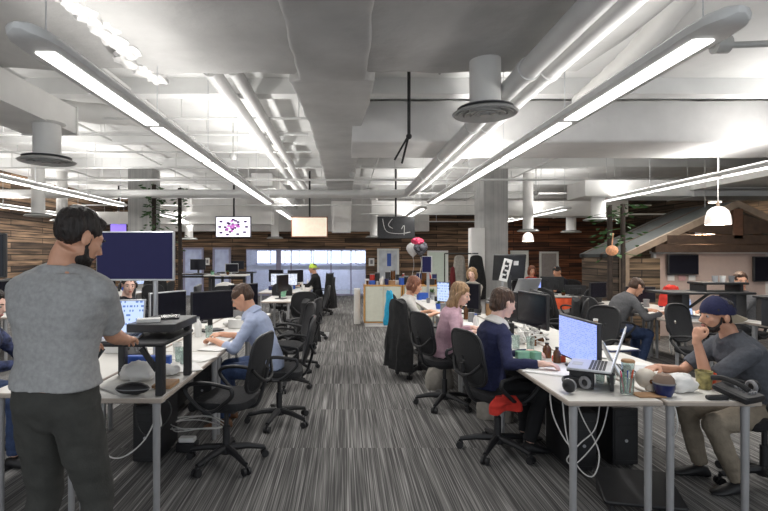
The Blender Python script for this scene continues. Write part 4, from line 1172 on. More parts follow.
# left row around the blue shirted man
bottle(desk_at(198, 337), paper, 'tall white bottle on the left row desk', r=0.036, h=0.20, cap=grey_m)
glass(desk_at(209, 338), 'clear empty glass beside the white bottle', r=0.038, h=0.12)
cup(desk_at(241, 315), red_m, 'tall red cup before the blue shirted man', r=0.032, h=0.13, lid=red_m)
cup(desk_at(233, 318), paper, 'white paper cup left of the red cup', r=0.04, h=0.11, lid=paper)
unit('tape_box', 'box', 'black box topped with papers behind the riser', V((-1.80, 4.72, DESK)), [('box', MB().rbox((0, 0, 0.045), (0.30, 0.2, 0.09), 0.01), black_plastic), ('papers_on_top', MB().rbox((0, 0, 0.096), (0.26, 0.17, 0.01), 0.004), paper)])
sheet(V((-1.16, 4.40, DESK)), 'white sheets near the pale blue shirt sleeve', rz=-0.3)
sheet(V((-1.22, 3.95, DESK)), 'thin white notebook in the middle of the left row', rz=1.2)
keyboard(V((-1.18, 4.72, DESK)), 1.5, 'silver keyboard under the hands of the blue shirted man')
phone(V((-1.75, 4.1, DESK)), 0.5, 'black desk phone on the far side of the left row')
unit('storage_box', 'box', 'white file box behind the riser on the left row', V((-1.98, 4.30, DESK)), [('box', MB().rbox((0, 0, 0.11), (0.24, 0.30, 0.22), 0.01), white_paint), ('lid', MB().rbox((0, 0, 0.225), (0.25, 0.31, 0.03), 0.01), paper)])
# right nearest desk
headphones(V((1.42, 2.99, DESK)), 0.5, 'black headphones lying in front of the laptop stand')
bottle(desk_at(547, 358), amber_m, 'brown glass bottle beside the pale blue display', r=0.034, h=0.12, cap=black_plastic)
bottle(desk_at(557, 363), amber_m, 'second brown bottle, nearest the pale blue display', r=0.028, h=0.12, cap=black_plastic)
bottle(desk_at(533, 346), amber_m, 'brown bottle behind the green boxes', r=0.032, h=0.12, cap=black_plastic)
bottle(desk_at(541, 343), amber_m, 'fourth brown bottle, farthest back by the cables', r=0.030, h=0.10, cap=black_plastic)
unit('small_box', 'box', 'pale green box before the dark display', desk_at(523, 359), [('box', MB().rbox((0, 0, 0.03), (0.11, 0.07, 0.06), 0.008), green_m)])
unit('small_box', 'box', 'second green box, right of the first', desk_at(535, 360), [('box', MB().rbox((0, 0, 0.03), (0.07, 0.08, 0.07), 0.008, rot=(0, 0, 0.4)), green_m)])
unit('small_box', 'box', 'orange box left of the pale blue display', desk_at(561, 363), [('box', MB().rbox((0, 0.04, 0.02), (0.09, 0.06, 0.045), 0.008), orange_m)])
sheet(desk_at(547, 372), 'white papers between the navy sleeves and laptop', rz=1.0)
sheet(desk_at(513, 366) + V((0.17, 0.08, 0)), 'white papers under the near hand of the navy woman', rz=0.2)
sheet(desk_at(575, 350), 'notebook behind the laptop lid on the right row', rz=0.7, n=6)
unit('notebook', 'notebook', 'open white notebook with dark cover beside the silver laptop', desk_at(617, 350) , [('cover', MB().rbox((0, 0, 0.005), (0.30, 0.21, 0.01), 0.004), navy_m), ('pages', MB().rbox((0, 0, 0.014), (0.28, 0.19, 0.008), 0.004), paper)], 0.2)
def pen_glass(p, label):
    rnd = random.Random(4)
    parts = [('glass_wall', MB().lathe([(0.001, 0), (0.036, 0), (0.04, 0.10), (0.037, 0.10), (0.033, 0.008), (0.001, 0.008)], n=18), clear_glass)]
    cols = [red_m, blue_m, black_plastic, pink_m, green_m, paper, orange_m]
    for k in range(7):
        a = k * 0.9; parts.append(('pen', MB().tube([(0.015 * math.cos(a), 0.015 * math.sin(a), 0.01), (0.034 * math.cos(a), 0.034 * math.sin(a), 0.13 + 0.02 * rnd.random())], 0.0045, 6), cols[k]))
    return unit('pen_jar', 'pen jar', label, p, parts)
pen_glass(desk_at(627, 394), 'glass jar full of coloured pens on the right desk corner')
cup(desk_at(628, 377), clear_glass, 'takeaway cup with brown lid behind the pen jar', r=0.042, h=0.10, lid=tan_m)
glass(desk_at(611, 384), 'small jar with amber contents beside the laptop stand', r=0.028, h=0.06, fill=amber_m)
# vr style visor and white figure on the seam
unit('white_skull', 'ornament', 'white rounded ornamental skull on the desk seam', desk_at(646, 391), [('skull', MB().ell((0, 0, 0.075), (0.055, 0.065, 0.06), nu=20, nv=14).rbox((0, -0.035, 0.03), (0.06, 0.05, 0.05), 0.015), mat('bone_white', (0.62, 0.56, 0.48), 0.5, var=0.15)), ('eye_sockets', MB().ell((-0.022, -0.058, 0.07), (0.014, 0.01, 0.014)).ell((0.022, -0.058, 0.07), (0.014, 0.01, 0.014)), amber_m)], 0.3)
unit('helmet', 'ornament', 'small dark blue helmet shaped object with tan top', desk_at(664, 396), [('shell', MB().lathe([(0.001, 0), (0.04, 0), (0.056, 0.04), (0.058, 0.075), (0.001, 0.075)], n=22), navy_m), ('crown', MB().lathe([(0.058, 0.075), (0.052, 0.105), (0.035, 0.125), (0.001, 0.13), (0.001, 0.075)], n=22), mat('tan_felt', (0.24, 0.17, 0.13), 0.8)), ('rim', MB().lathe([(0.059, 0.07), (0.062, 0.075), (0.059, 0.08), (0.05, 0.075)], n=22), grey_m)])
crumpled(desk_at(684, 393) + V((0, 0.03, 0)), 0.085, 'crumpled white bag on the right inner desk', seed=9, sq=(1.1, 0.8, 0.75))
cup(desk_at(704, 389), mat('salad_cup', (0.35, 0.30, 0.12), 0.3, var=0.7, scale=25), 'colourful plastic cup near the elbow of the man in the cap', r=0.048, h=0.11)
cup(desk_at(711, 388) , orange_m, 'orange cup behind the colourful one', r=0.03, h=0.09)
phone(desk_at(741, 399) + V((0, 0.02, 0)), 0.4, 'black desk phone at the right desk end')
unit('glasses_case', 'case', 'thin black case before the desk phone', desk_at(717, 400), [('case', MB().rbox((0, 0, 0.012), (0.12, 0.035, 0.024), 0.01), black_plastic)])
headphones(V((2.36, 2.92, DESK)), 0.1, 'black headphones resting against the desk phone')
unit('cap_edge', 'card', 'tan cardboard tray under the skull ornament', desk_at(648, 396), [('card', MB().rbox((0, 0, 0.004), (0.16, 0.10, 0.008), 0.004), tan_m)])
# cable nest between the dark displays
rnd = random.Random(12)
for k in range(4):
    c = V((1.70 + 0.05 * k, 4.45 + 0.1 * k, DESK + 0.02))
    cable([c + V((rnd.uniform(-.12, .12), rnd.uniform(-.14, .14), rnd.uniform(0, .14))) for _ in range(9)], 0.006, 'white cable coil on the right row desk, %s strand' % place_w[k])
unit('small_box', 'box', 'black box under the dark display of the woman in navy', V((1.66, 5.25, DESK)), [('box', MB().rbox((0, 0, 0.06), (0.22, 0.26, 0.12), 0.008), black_plastic)])
keyboard(V((1.5, 5.0, DESK)), -1.5, 'silver keyboard on the desk before the woman in pink')
# ---------------------------------------------------------------- people
def solidify(mb, name, m, parent, vox, smooth_it=3, fold=0.0, fscale=(7, 7, 16), seed=0.0):
    """fuse overlapping closed pieces into one continuous surface"""
    me = mb.mesh(name)
    tmp = bpy.data.objects.new(name, me); COL.objects.link(tmp)
    r = tmp.modifiers.new('r', 'REMESH'); r.mode = 'VOXEL'; r.voxel_size = vox; r.use_smooth_shade = True
    s = tmp.modifiers.new('s', 'SMOOTH'); s.factor = 0.5; s.iterations = smooth_it
    dg = bpy.context.evaluated_depsgraph_get()
    new = bpy.data.meshes.new_from_object(tmp.evaluated_get(dg))
    bpy.data.objects.remove(tmp); bpy.data.meshes.remove(me)
    if fold:
        ns = [v.normal.copy() for v in new.vertices]
        for v, n in zip(new.vertices, ns):
            p = v.co; q = V((p.x * fscale[0] + seed, p.y * fscale[1], p.z * fscale[2] + 2.5 * p.x))
            v.co = p + n * fold * (noise.noise(q) + 0.5 * noise.noise(q * 2.3))
    new.name = name
    new.materials.clear(); new.materials.append(m)
    new.shade_smooth()
    o = bpy.data.objects.new(name, new)
    link(o, parent)
    return o

def ik(a, b, l1, l2, pole):
    a = V(a); b = V(b); d = b - a; L = d.length
    if L > (l1 + l2) * 0.995:
        b = a + d.normalized() * (l1 + l2) * 0.995; d = b - a; L = d.length
    L = max(L, abs(l1 - l2) + 1e-3)
    x = (l1 * l1 - l2 * l2 + L * L) / (2 * L); h = math.sqrt(max(l1 * l1 - x * x, 0))
    n = d.normalized(); pv = V(pole) - n * V(pole).dot(n)
    pv.normalize()
    return a + n * x + pv * h, b

def hand(mb, wrist, fwd, palm, side, curl=0.5, k=1.0, fist=False):
    """palm: the way the palm looks; side: +1 thumb on local +x, -1 on -x"""
    y = V(fwd).normalized(); z = -(V(palm) - y * V(palm).dot(y)).normalized(); x = y.cross(z)
    def W(px, py, pz): return V(wrist) + (x * px * side + y * py + z * pz) * k
    R = Matrix((x, y, z)).transposed()
    mb.ell(W(0, 0.045, 0), (0.041 * k, 0.055 * k, 0.017 * k), R=R, nu=14, nv=10)
    mb.tube([W(0, -0.03, 0), W(0, 0.03, 0)], [0.026 * k, 0.028 * k], 10)
    for i, (fx, L) in enumerate(((0.031, 0.070), (0.0105, 0.080), (-0.0105, 0.074), (-0.031, 0.058))):
        c = curl * (1 + 0.10 * i); a = 0.15 * c; p = W(fx * 0.9, 0.075, 0.002); pts = [W(fx * 0.85, 0.05, 0), p]
        px_, py_, pz_ = fx, 0.085, 0.002
        for seg, l in enumerate((0.45, 0.32, 0.23)):
            a += c * (0.9 if seg else 0.7)
            py_ += math.cos(a) * L * l; pz_ -= math.sin(a) * L * l; px_ += fx * 0.06
            pts.append(W(px_, py_, pz_))
        mb.tube(pts, [0.0095 * k, 0.0095 * k, 0.009 * k, 0.008 * k, 0.0065 * k], 8)
    mb.tube([W(0.022, 0.018, -0.004), W(0.045, 0.042, -0.012), W(0.052, 0.066, -0.020), W(0.046, 0.088, -0.026)], [0.014 * k, 0.012 * k, 0.010 * k, 0.008 * k], 8)

def person(name_label, loc, deg, s=1.0, sit=True, lean=0.15, bend=0.1, twist=0.0, hands=None, hdir=None, palm=None, curl=(0.5, 0.5), head=(0, 0, 0), feet=None,
           skin_m=skin, top=None, sleeve='long', trousers=None, shoes=None, hair=None, hair_m=hair_dark, vox=0.009, pelvis_z=None, female=False, elbows=(1, 1), beard=False,
           collar=None, cap=None, arm=1.0, broad=1.0, headx=0.0, pole=(None, None), headset=False, lower=True, group=None, headlift=0.0, face=True, belly=0.0):
    t = thing('person', name_label, 'person', (loc[0], loc[1], 0), rad(deg), group)
    inv = (Matrix.Translation((loc[0], loc[1], 0)) @ Matrix.Rotation(rad(deg), 4, 'Z')).inverted()
    pz = pelvis_z if pelvis_z else (0.545 if sit else 0.935 * s)
    base = V((0, 0, pz))
    def u(a): return V((0, math.sin(a), math.cos(a)))
    p0 = base; p1 = p0 + u(lean * 0.5) * 0.15 * s; p2 = p1 + u(lean) * 0.19 * s; p3 = p2 + u(lean + bend) * 0.20 * s
    spine = [p0 - V((0, 0, 0.09 * s)), p0, p1, p2, p3]
    def sp(q):     # q metres above the pelvis along the spine
        segs = [(-0.09, spine[0]), (0, p0), (0.15, p1), (0.34, p2), (0.54, p3)]
        for (a, A), (b, B) in zip(segs, segs[1:]):
            if q <= b or b == 0.54: return A + (B - A) * ((q - a) / (b - a))
    def ang(q): return 0 if q < 0 else lean * min(1, q / 0.15) + (bend * max(0, min(1, (q - 0.25) / 0.2)))
    sw = 0.90 if female else broad
    RING = [(-0.09, 0.11, 0.09, 0), (-0.03, 0.158, 0.112, 0), (0.05, 0.162, 0.115, 0), (0.15, 0.142, 0.100, 0.005 + belly), (0.25, 0.150, 0.104, 0.008 + belly * .6), (0.34, 0.160, 0.112, 0.012), (0.42, 0.172, 0.112, 0.004),
            (0.470, 0.150, 0.092, -0.004), (0.508, 0.106, 0.072, -0.006), (0.545, 0.064, 0.060, -0.002)]
    if broad > 1: RING = [(q, w * (broad if q > 0.3 and q < 0.53 else 1.0), d, f) for q, w, d, f in RING]
    if female: RING = [(q, w * (1.03 if q < 0.1 else 0.88), d * (1.0 if q < 0.3 else 1.06), f + (0.014 if 0.3 < q < 0.42 else 0)) for q, w, d, f in RING]
    def torso(mb, k=1.0, q0=-1, q1=9, add=0.0):
        rings = []
        for q, w, d, f in RING:
            if q < q0 or q > q1: continue
            c = sp(q); a = ang(q); tw = rad(twist) * max(0, min(1, q / 0.4))
            right = V((math.cos(tw), math.sin(tw), 0)); uu = u(a); fw = uu.cross(right) * -1
            fw = V((-math.sin(tw) * math.cos(a), math.cos(tw) * math.cos(a), -math.sin(a)))
            ring = []
            for i in range(20):
                b = 2 * PI * i / 20; cb, sb = math.cos(b), math.sin(b); e = 0.82
                ring.append(c + right * math.copysign(abs(cb) ** e, cb) * (w * k * s + add) + fw * (math.copysign(abs(sb) ** e, sb) * (d * k * s + add) + f * s))
            rings.append(ring)
        mb.loft(rings)
    tw = rad(twist); right = V((math.cos(tw), math.sin(tw), 0))
    sh = [sp(0.465) - right * 0.163 * s * sw - V((0, 0, 0.020)), sp(0.465) + right * 0.163 * s * sw - V((0, 0, 0.020))]
    pole_ov = pole
    hands = hands or (None, None); EL = []; WR = []
    for i, sg in enumerate((-1, 1)):
        h = hands[i]
        if h is None:
            h = V((sg * 0.16, 0.46, DESK + 0.035)) if sit else V((sg * 0.24, 0.05, 0.80 * s))
        elif isinstance(h, V): h = inv @ h
        if pole_ov[i] is not None: pl_ = V(pole_ov[i])
        else: pl_ = V((sg * 0.8 * elbows[i], -0.35, -1.0))
        e, w = ik(sh[i], h, 0.285 * s * arm, 0.250 * s * arm, pl_); EL.append(e); WR.append(w)
    # legs
    hipj = [p0 + V((sg * 0.085 * s, 0.0, -0.02)) for sg in (-1, 1)]
    if feet is None: feet = [V((sg * 0.13, 0.40 if sit else 0.0, 0.085)) for sg in (-1, 1)]
    KN = []; AN = []
    for i in (0, 1):
        kn, an = ik(hipj[i], feet[i], 0.43 * s, 0.42 * s, V(((-1, 1)[i] * 0.10, 1.0, 0.5 if sit else 0.1))); KN.append(kn); AN.append(an)
    # head frame
    hy, hp, hr = [rad(a) for a in head]
    R = Matrix.Rotation(hy, 3, 'Z') @ Matrix.Rotation(-hp, 3, 'X') @ Matrix.Rotation(hr, 3, 'Y')
    nb = p3; hs = s * 0.5 + 0.5
    hc = nb + u((lean + bend) * 0.75) * (0.155 + headlift) * hs + R @ V((0, 0.02, 0)) + V((headx, 0, 0))
    def H(x, y, z): return hc + R @ V((x, y, z)) * hs
    def HE(mb, c, r, nu=18, nv=12, rot=None): mb.ell(H(*c), tuple(q * hs for q in r), R=(R @ rot if rot else R), nu=nu, nv=nv)
    b = MB()
    torso(b)
    for i in (0, 1):
        b.ell(sh[i], 0.052 * s, nu=12, nv=8)
        b.tube([sh[i], sh[i].lerp(EL[i], 0.4), EL[i]], [0.050 * s, 0.044 * s, 0.036 * s], 12); b.ell(EL[i], 0.036 * s, nu=12, nv=8)
        b.tube([EL[i], EL[i].lerp(WR[i], 0.3), WR[i]], [0.036 * s, 0.038 * s, 0.025 * s], 12)
        fd = (WR[i] - EL[i]).normalized()
        if hdir and hdir[i] is not None: fd = V(hdir[i])
        elif sit or True: fd = V((fd.x, fd.y, fd.z * 0.3)).normalized()
        pl = V(palm[i]) if palm and palm[i] is not None else V((0, 0, -1))
        # a right hand, palm down and fingers forward, has its thumb towards the body's left
        hand(b, WR[i], fd, pl, (1 if i == 0 else -1), curl[i], k=0.98 * s)
        if lower:
            b.tube([hipj[i], hipj[i].lerp(KN[i], 0.5), KN[i]], [0.088 * s, 0.075 * s, 0.055 * s], 12); b.ell(KN[i], 0.055 * s, nu=12, nv=8)
            b.tube([KN[i], KN[i].lerp(AN[i], 0.35), AN[i]], [0.052 * s, 0.052 * s, 0.035 * s], 12)
    b.tube([nb - u(lean + bend) * 0.07, nb - u(lean + bend) * 0.02, nb + (hc - nb) * 0.35 + R @ V((0, -0.02, 0)), H(0, -0.022, -0.05)], [0.075 * s, 0.062 * s, 0.055 * s, 0.055 * s], 14)
    for i in (0, 1): b.tube([nb - u(lean + bend) * 0.035, nb.lerp(sh[i], 0.5) - u(lean + bend) * 0.012, sh[i]], [0.050 * s, 0.046 * s, 0.046 * s], 12)
    HE(b, (0, -0.014, 0.032), (0.076, 0.096, 0.088)); HE(b, (0, 0.030, -0.025), (0.058, 0.062, 0.080)); HE(b, (0, 0.036, -0.072), (0.044, 0.050, 0.040))
    HE(b, (0, 0.070, -0.096), (0.022, 0.020, 0.017)); HE(b, (0, 0.068, 0.028), (0.048, 0.024, 0.020))
    for sg in (-1, 1):
        HE(b, (sg * 0.036, 0.062, -0.022), (0.022, 0.022, 0.022))
        HE(b, (sg * 0.084, -0.010, -0.012), (0.011, 0.021, 0.033)); HE(b, (sg * 0.029, 0.070, 0.006), (0.017, 0.017, 0.014))
    b.tube([H(0, 0.083, 0.020), H(0, 0.100, -0.008), H(0, 0.112, -0.026), H(0, 0.092, -0.036)], [0.008, 0.011, 0.015, 0.010], 8)
    b.ell(H(0, 0.088, -0.052), (0.022, 0.010, 0.010), R=R); b.ell(H(0, 0.085, -0.068), (0.019, 0.011, 0.009), R=R)
    body = solidify(b, 'body', skin_m, t, vox, 2)
    if face:
        for sg in (-1, 1):
            ey = MB().ell(H(sg * 0.029, 0.0765, 0.004), 0.0122 * hs, nu=12, nv=8).build('eye', eye_white, t)
            MB().ell(H(sg * 0.029, 0.0855, 0.003), (0.0062, 0.0042, 0.0062), R=R, nu=10, nv=6).build('iris', iris_m, ey)
            MB().tube([H(sg * 0.014, 0.094, 0.022), H(sg * 0.030, 0.0945, 0.028), H(sg * 0.046, 0.083, 0.022)], [0.003, 0.0045, 0.002], 6).build('eyebrow', hair_m, t)
        MB().ell(H(0, 0.0965, -0.057), (0.020, 0.006, 0.0045), R=R, nu=12, nv=6).ell(H(0, 0.0945, -0.0655), (0.017, 0.006, 0.0048), R=R, nu=12, nv=6).build('lips', lips_m, t)
    # clothes
    if top is not None:
        c = MB(); torso(c, 1.06, q0=-0.05 if sit else 0.0, q1=0.52, add=0.008 if sit else 0.013)
        for i in (0, 1):
            c.ell(sh[i] - V((0, 0, 0.004)), 0.062 * s, nu=12, nv=8)
            if sleeve == 'short':
                e = sh[i].lerp(EL[i], 0.72); c.tube([sh[i], e, sh[i].lerp(EL[i], 0.78)], [0.062 * s, 0.062 * s, 0.060 * s], 14)
            else:
                c.tube([sh[i], sh[i].lerp(EL[i], 0.5), EL[i]], [0.060 * s, 0.054 * s, 0.048 * s], 14); c.ell(EL[i], 0.048 * s, nu=12, nv=8)
                f = 0.93 if sleeve == 'long' else 0.45
                c.tube([EL[i], EL[i].lerp(WR[i], f * 0.5), EL[i].lerp(WR[i], f)], [0.048 * s, 0.046 * s, (0.034 if sleeve == 'long' else 0.047) * s], 14)
        c.tube([nb - u(lean + bend) * 0.12, nb + u(lean + bend) * 0.004], [0.118 * s, 0.088 * s], 18)
        for i in (0, 1): c.tube([nb - u(lean + bend) * 0.030, nb.lerp(sh[i], 0.5) - u(lean + bend) * 0.010, sh[i]], [0.068 * s, 0.064 * s, 0.060 * s], 14)
        solidify(c, 'shirt', top, t, vox * 1.05, 4, fold=0.007, seed=len(name_label))
    if collar is not None:
        uu = u((lean + bend) * 0.9); fwv = V((0, uu.z, -uu.y)); rr = V((1, 0, 0)); rings = []
        for rad_, hh, out in ((0.062, 0.020, 0), (0.068, 0.030, 0), (0.092, 0.012, 0), (0.120, -0.022, 0), (0.116, -0.032, 0), (0.080, -0.004, 0)):
            rings.append([nb + (rr * rad_ * math.cos(a) + fwv * rad_ * 0.92 * math.sin(a)) * s + uu * (hh - 0.012 * math.sin(a)) for a in [2 * PI * k / 24 for k in range(24)]])
        MB().loft(rings, closed=True).build('collar', collar, t)
    if trousers is not None and lower:
        c = MB(); torso(c, 1.03, q0=-0.10, q1=0.12, add=0.004)
        for i in (0, 1):
            c.ell(p0 + V((0, 0, -0.085 * s)), (0.10 * s, 0.098 * s, 0.06 * s)); c.ell(hipj[i] + V((0, -0.01, 0)), (0.088 * s, 0.100 * s, 0.095 * s), nu=16, nv=10)
            c.tube([hipj[i], hipj[i].lerp(KN[i], 0.5), KN[i]], [0.102 * s, 0.090 * s, 0.070 * s], 16); c.ell(KN[i], 0.069 * s, nu=12, nv=8)
            c.tube([KN[i], KN[i].lerp(AN[i], 0.4), AN[i] + V((0, 0, 0.01))], [0.068 * s, 0.064 * s, 0.054 * s], 16)
        solidify(c, 'trousers', trousers, t, vox * 1.1, 4, fold=0.008, fscale=(8, 8, 12), seed=3)
        for i in (0, 1):
            a = AN[i]; f = MB(); fw = V(((-1, 1)[i] * 0.15, 1, 0)).normalized(); sd = V((fw.y, -fw.x, 0)); rings = []
            for q, w, h0, h1 in ((-0.065, 0.028, 0.0, 0.05), (-0.05, 0.036, 0.0, 0.075), (0.0, 0.040, 0.0, 0.09), (0.07, 0.045, 0.0, 0.065), (0.13, 0.047, 0.0, 0.045), (0.175, 0.036, 0.004, 0.032), (0.19, 0.015, 0.01, 0.022)):
                c0 = V((a.x, a.y, a.z - 0.085)) + fw * q * s
                rings.append([c0 + sd * w * math.cos(b_) + V((0, 0, h0 + (h1 - h0) * (0.5 + 0.5 * math.sin(b_)))) for b_ in [2 * PI * k / 14 for k in range(14)]])
            f.loft(rings).build('shoe', shoes or black_plastic, t)
    # hair
    if hair:
        h = MB()
        if hair == 'cropped':
            HE(h, (0, -0.024, 0.040), (0.080, 0.096, 0.086)); HE(h, (0, -0.046, 0.000), (0.078, 0.070, 0.070)); HE(h, (0, -0.002, 0.046), (0.084, 0.090, 0.062))
        elif hair == 'short':
            HE(h, (0, -0.022, 0.046), (0.083, 0.098, 0.088)); HE(h, (0, -0.040, 0.012), (0.077, 0.070, 0.064)); HE(h, (0.005, 0.040, 0.086), (0.055, 0.038, 0.030)); HE(h, (0, -0.008, 0.035), (0.0815, 0.080, 0.060))
        elif hair == 'bob':
            HE(h, (0, -0.022, 0.044), (0.088, 0.102, 0.090)); HE(h, (0, -0.040, -0.02), (0.090, 0.078, 0.090))
            for sg in (-1, 1): h.tube([H(sg * 0.07, 0.02, 0.06), H(sg * 0.086, 0.012, 0.0), H(sg * 0.082, 0.010, -0.07), H(sg * 0.070, 0.012, -0.11)], [0.022, 0.026, 0.026, 0.014], 10)
        elif hair == 'chignon':
            HE(h, (0, -0.022, 0.044), (0.086, 0.102, 0.090)); HE(h, (0, -0.050, -0.005), (0.083, 0.070, 0.078)); HE(h, (0, -0.075, -0.045), (0.055, 0.045, 0.045))
        elif hair == 'long':
            HE(h, (0, -0.022, 0.044), (0.086, 0.102, 0.090)); HE(h, (0, -0.045, -0.02), (0.088, 0.072, 0.090))
            for k in range(9):
                a = PI + PI * (k / 8); x = 0.082 * math.cos(a); y = 0.060 * math.sin(a) - 0.01; w = 0.008 * math.sin(k * 2.1)
                h.tube([H(x * 0.8, y + 0.02, 0.03), H(x * 1.05, y - 0.01, -0.06), H(x * 1.15 + w, y - 0.015, -0.14), H(x * 1.0 - w, y, -0.20), H(x * 0.95 + w, y + 0.01, -0.25)], [0.02, 0.024, 0.025, 0.022, 0.010], 8)
            for sg in (-1, 1): h.tube([H(sg * 0.05, 0.055, 0.088), H(sg * 0.084, 0.018, 0.02), H(sg * 0.088, 0.010, -0.06), H(sg * 0.085, 0.03, -0.15), H(sg * 0.08, 0.035, -0.24)], [0.014, 0.018, 0.020, 0.018, 0.008], 8)
        solidify(h, 'hair', hair_m, t, vox * 0.8, 2, fold=0.006, fscale=(45, 45, 14))
    if beard:
        g = MB(); HE(g, (0, 0.037, -0.080), (0.047, 0.052, 0.037)); HE(g, (0, 0.074, -0.098), (0.023, 0.019, 0.020))
        for sg in (-1, 1):
            g.tube([H(sg * 0.068, 0.012, 0.0), H(sg * 0.063, 0.016, -0.04), H(sg * 0.045, 0.045, -0.082), H(sg * 0.02, 0.078, -0.088)], [0.006, 0.008, 0.012, 0.010], 8)
            g.tube([H(0, 0.099, -0.046), H(sg * 0.022, 0.093, -0.052), H(sg * 0.033, 0.080, -0.072)], [0.0035, 0.004, 0.005], 6)
        solidify(g, 'beard', hair_m, t, vox * 0.7, 1, fold=0.003, fscale=(60, 60, 60))
    if cap is not None:
        g = MB(); rings = []
        for q in range(9):
            a = (q / 8) * PI * 0.56; rr = math.sin(a); zz = math.cos(a)
            rings.append([H(0.090 * rr * math.cos(b_), -0.014 + 0.108 * rr * math.sin(b_), 0.030 + 0.102 * zz + 0.012 * math.sin(b_)) for b_ in [2 * PI * k / 28 for k in range(28)]])
        rings[0] = [H(0.004 * math.cos(b_), -0.014 + 0.004 * math.sin(b_), 0.132) for b_ in [2 * PI * k / 28 for k in range(28)]]
        co = g.loft(rings).build('cap', cap, t)
        seams = MB()
        for k in range(3):
            b_ = PI * k / 3
            seams.tube([H(0.0915 * math.sin(a) * math.cos(b_) , -0.014 + 0.1095 * math.sin(a) * math.sin(b_), 0.0305 + 0.1035 * math.cos(a)) for a in [(-0.5 + j / 12) * PI for j in range(13)]], 0.0014, 5)
        seams.ell(H(0, -0.014, 0.134), (0.008, 0.008, 0.004), R=R).build('seams', cap, co)
        br = MB(); top_ = []; 
        for k in range(13):
            a = -PI + PI * k / 12; cx = math.cos(a); sx = math.sin(a)
            top_.append((H(0.082 * cx, -0.04 + 0.075 * sx, 0.008), H(0.078 * cx, -0.05 + 0.155 * sx, -0.030 - 0.012 * cx * cx)))
        for a_, b_ in zip(top_, top_[1:]):
            dn = R @ V((0, 0, -0.005))
            br.add([a_[0], b_[0], b_[1], a_[1], a_[0] + dn, b_[0] + dn, b_[1] + dn, a_[1] + dn], [(0, 1, 2, 3), (7, 6, 5, 4), (0, 4, 5, 1), (1, 5, 6, 2), (2, 6, 7, 3), (3, 7, 4, 0)])
        br.build('brim', mat('cap_brim_khaki', (0.30, 0.25, 0.18), 0.8), co)
    if headset:
        g = MB().tube([H(0.088 * math.cos(a), -0.01, 0.04 + 0.095 * math.sin(a)) for a in [PI * k / 14 for k in range(15)]], 0.008, 8)
        ho = g.build('headphones', grille, t)
        for sg in (-1, 1): MB().ell(H(sg * 0.092, -0.01, -0.005), (0.016 * hs, 0.034 * hs, 0.038 * hs), R=R).build('ear_cup', black_plastic, ho)
    return t, dict(H=H, nb=nb, sp=sp, EL=EL, WR=WR, R=R, t=t)

tee_grey = mat('heather_grey_cotton', (0.36, 0.36, 0.36), 0.9, var=0.12, scale=55, bump=0.15, bscale=150)
tee_slate = mat('slate_cotton', (0.075, 0.08, 0.095), 0.9, var=0.15, scale=50, bump=0.15, bscale=150)
oxford = mat('pale_blue_oxford', (0.42, 0.48, 0.66), 0.8, var=0.06, scale=40, bump=0.1, bscale=150)
navy_knit = mat('navy_knit', (0.018, 0.022, 0.07), 0.9, var=0.2, scale=60, bump=0.3, bscale=200)
pink_knit = mat('pink_knit', (0.56, 0.36, 0.43), 0.9, var=0.08, scale=50, bump=0.2, bscale=180)
white_knit = mat('white_cotton', (0.62, 0.60, 0.57), 0.9, var=0.06, scale=40)
grey_knit = mat('grey_sweater', (0.12, 0.12, 0.125), 0.9, var=0.15, scale=50, bump=0.2)
black_knit = mat('black_sweater', (0.012, 0.013, 0.02), 0.9, var=0.2)
red_knit = mat('red_sweater', (0.5, 0.03, 0.02), 0.9, var=0.15)
olive_twill = mat('dark_olive_twill', (0.050, 0.050, 0.045), 0.9, var=0.14, scale=20, bump=0.2, bscale=140)
khaki = mat('khaki_twill', (0.25, 0.21, 0.16), 0.9, var=0.15, scale=15, bump=0.3, bscale=60)
black_cloth = mat('black_trousers', (0.013, 0.013, 0.015), 0.9, var=0.2)

# the standing man: seen from behind, hands on the laptop
pt, D = person('man standing with his back to the camera in grey T-shirt', (-1.24, 2.10), -12, headx=0.05, s=1.03, broad=1.19, headlift=-0.016, sit=False, lean=0.04, bend=0.10, twist=0,
    hands=(V((-1.40, 2.62, 1.10)), V((-1.13, 2.52, 1.135))), elbows=(0.25, 0.15), head=(-22, 24, 0), curl=(0.45, 0.45),
    skin_m=skin, top=tee_grey, sleeve='short', trousers=olive_twill, hair='short', hair_m=hair_dark, vox=0.0065, beard=True, feet=[V((-0.15, 0.0, 0.085)), V((0.15, 0.03, 0.085))])
# pocket seams and waistband
sm = mat('seam_dark', (0.02, 0.02, 0.018), 0.9)
MB().tube([(0.160 * math.cos(a), 0.112 * math.sin(a), 1.00) for a in [2 * PI * k / 28 for k in range(28)]], 0.010, 8, closed=True, flat=1.8).build('belt', sm, pt)

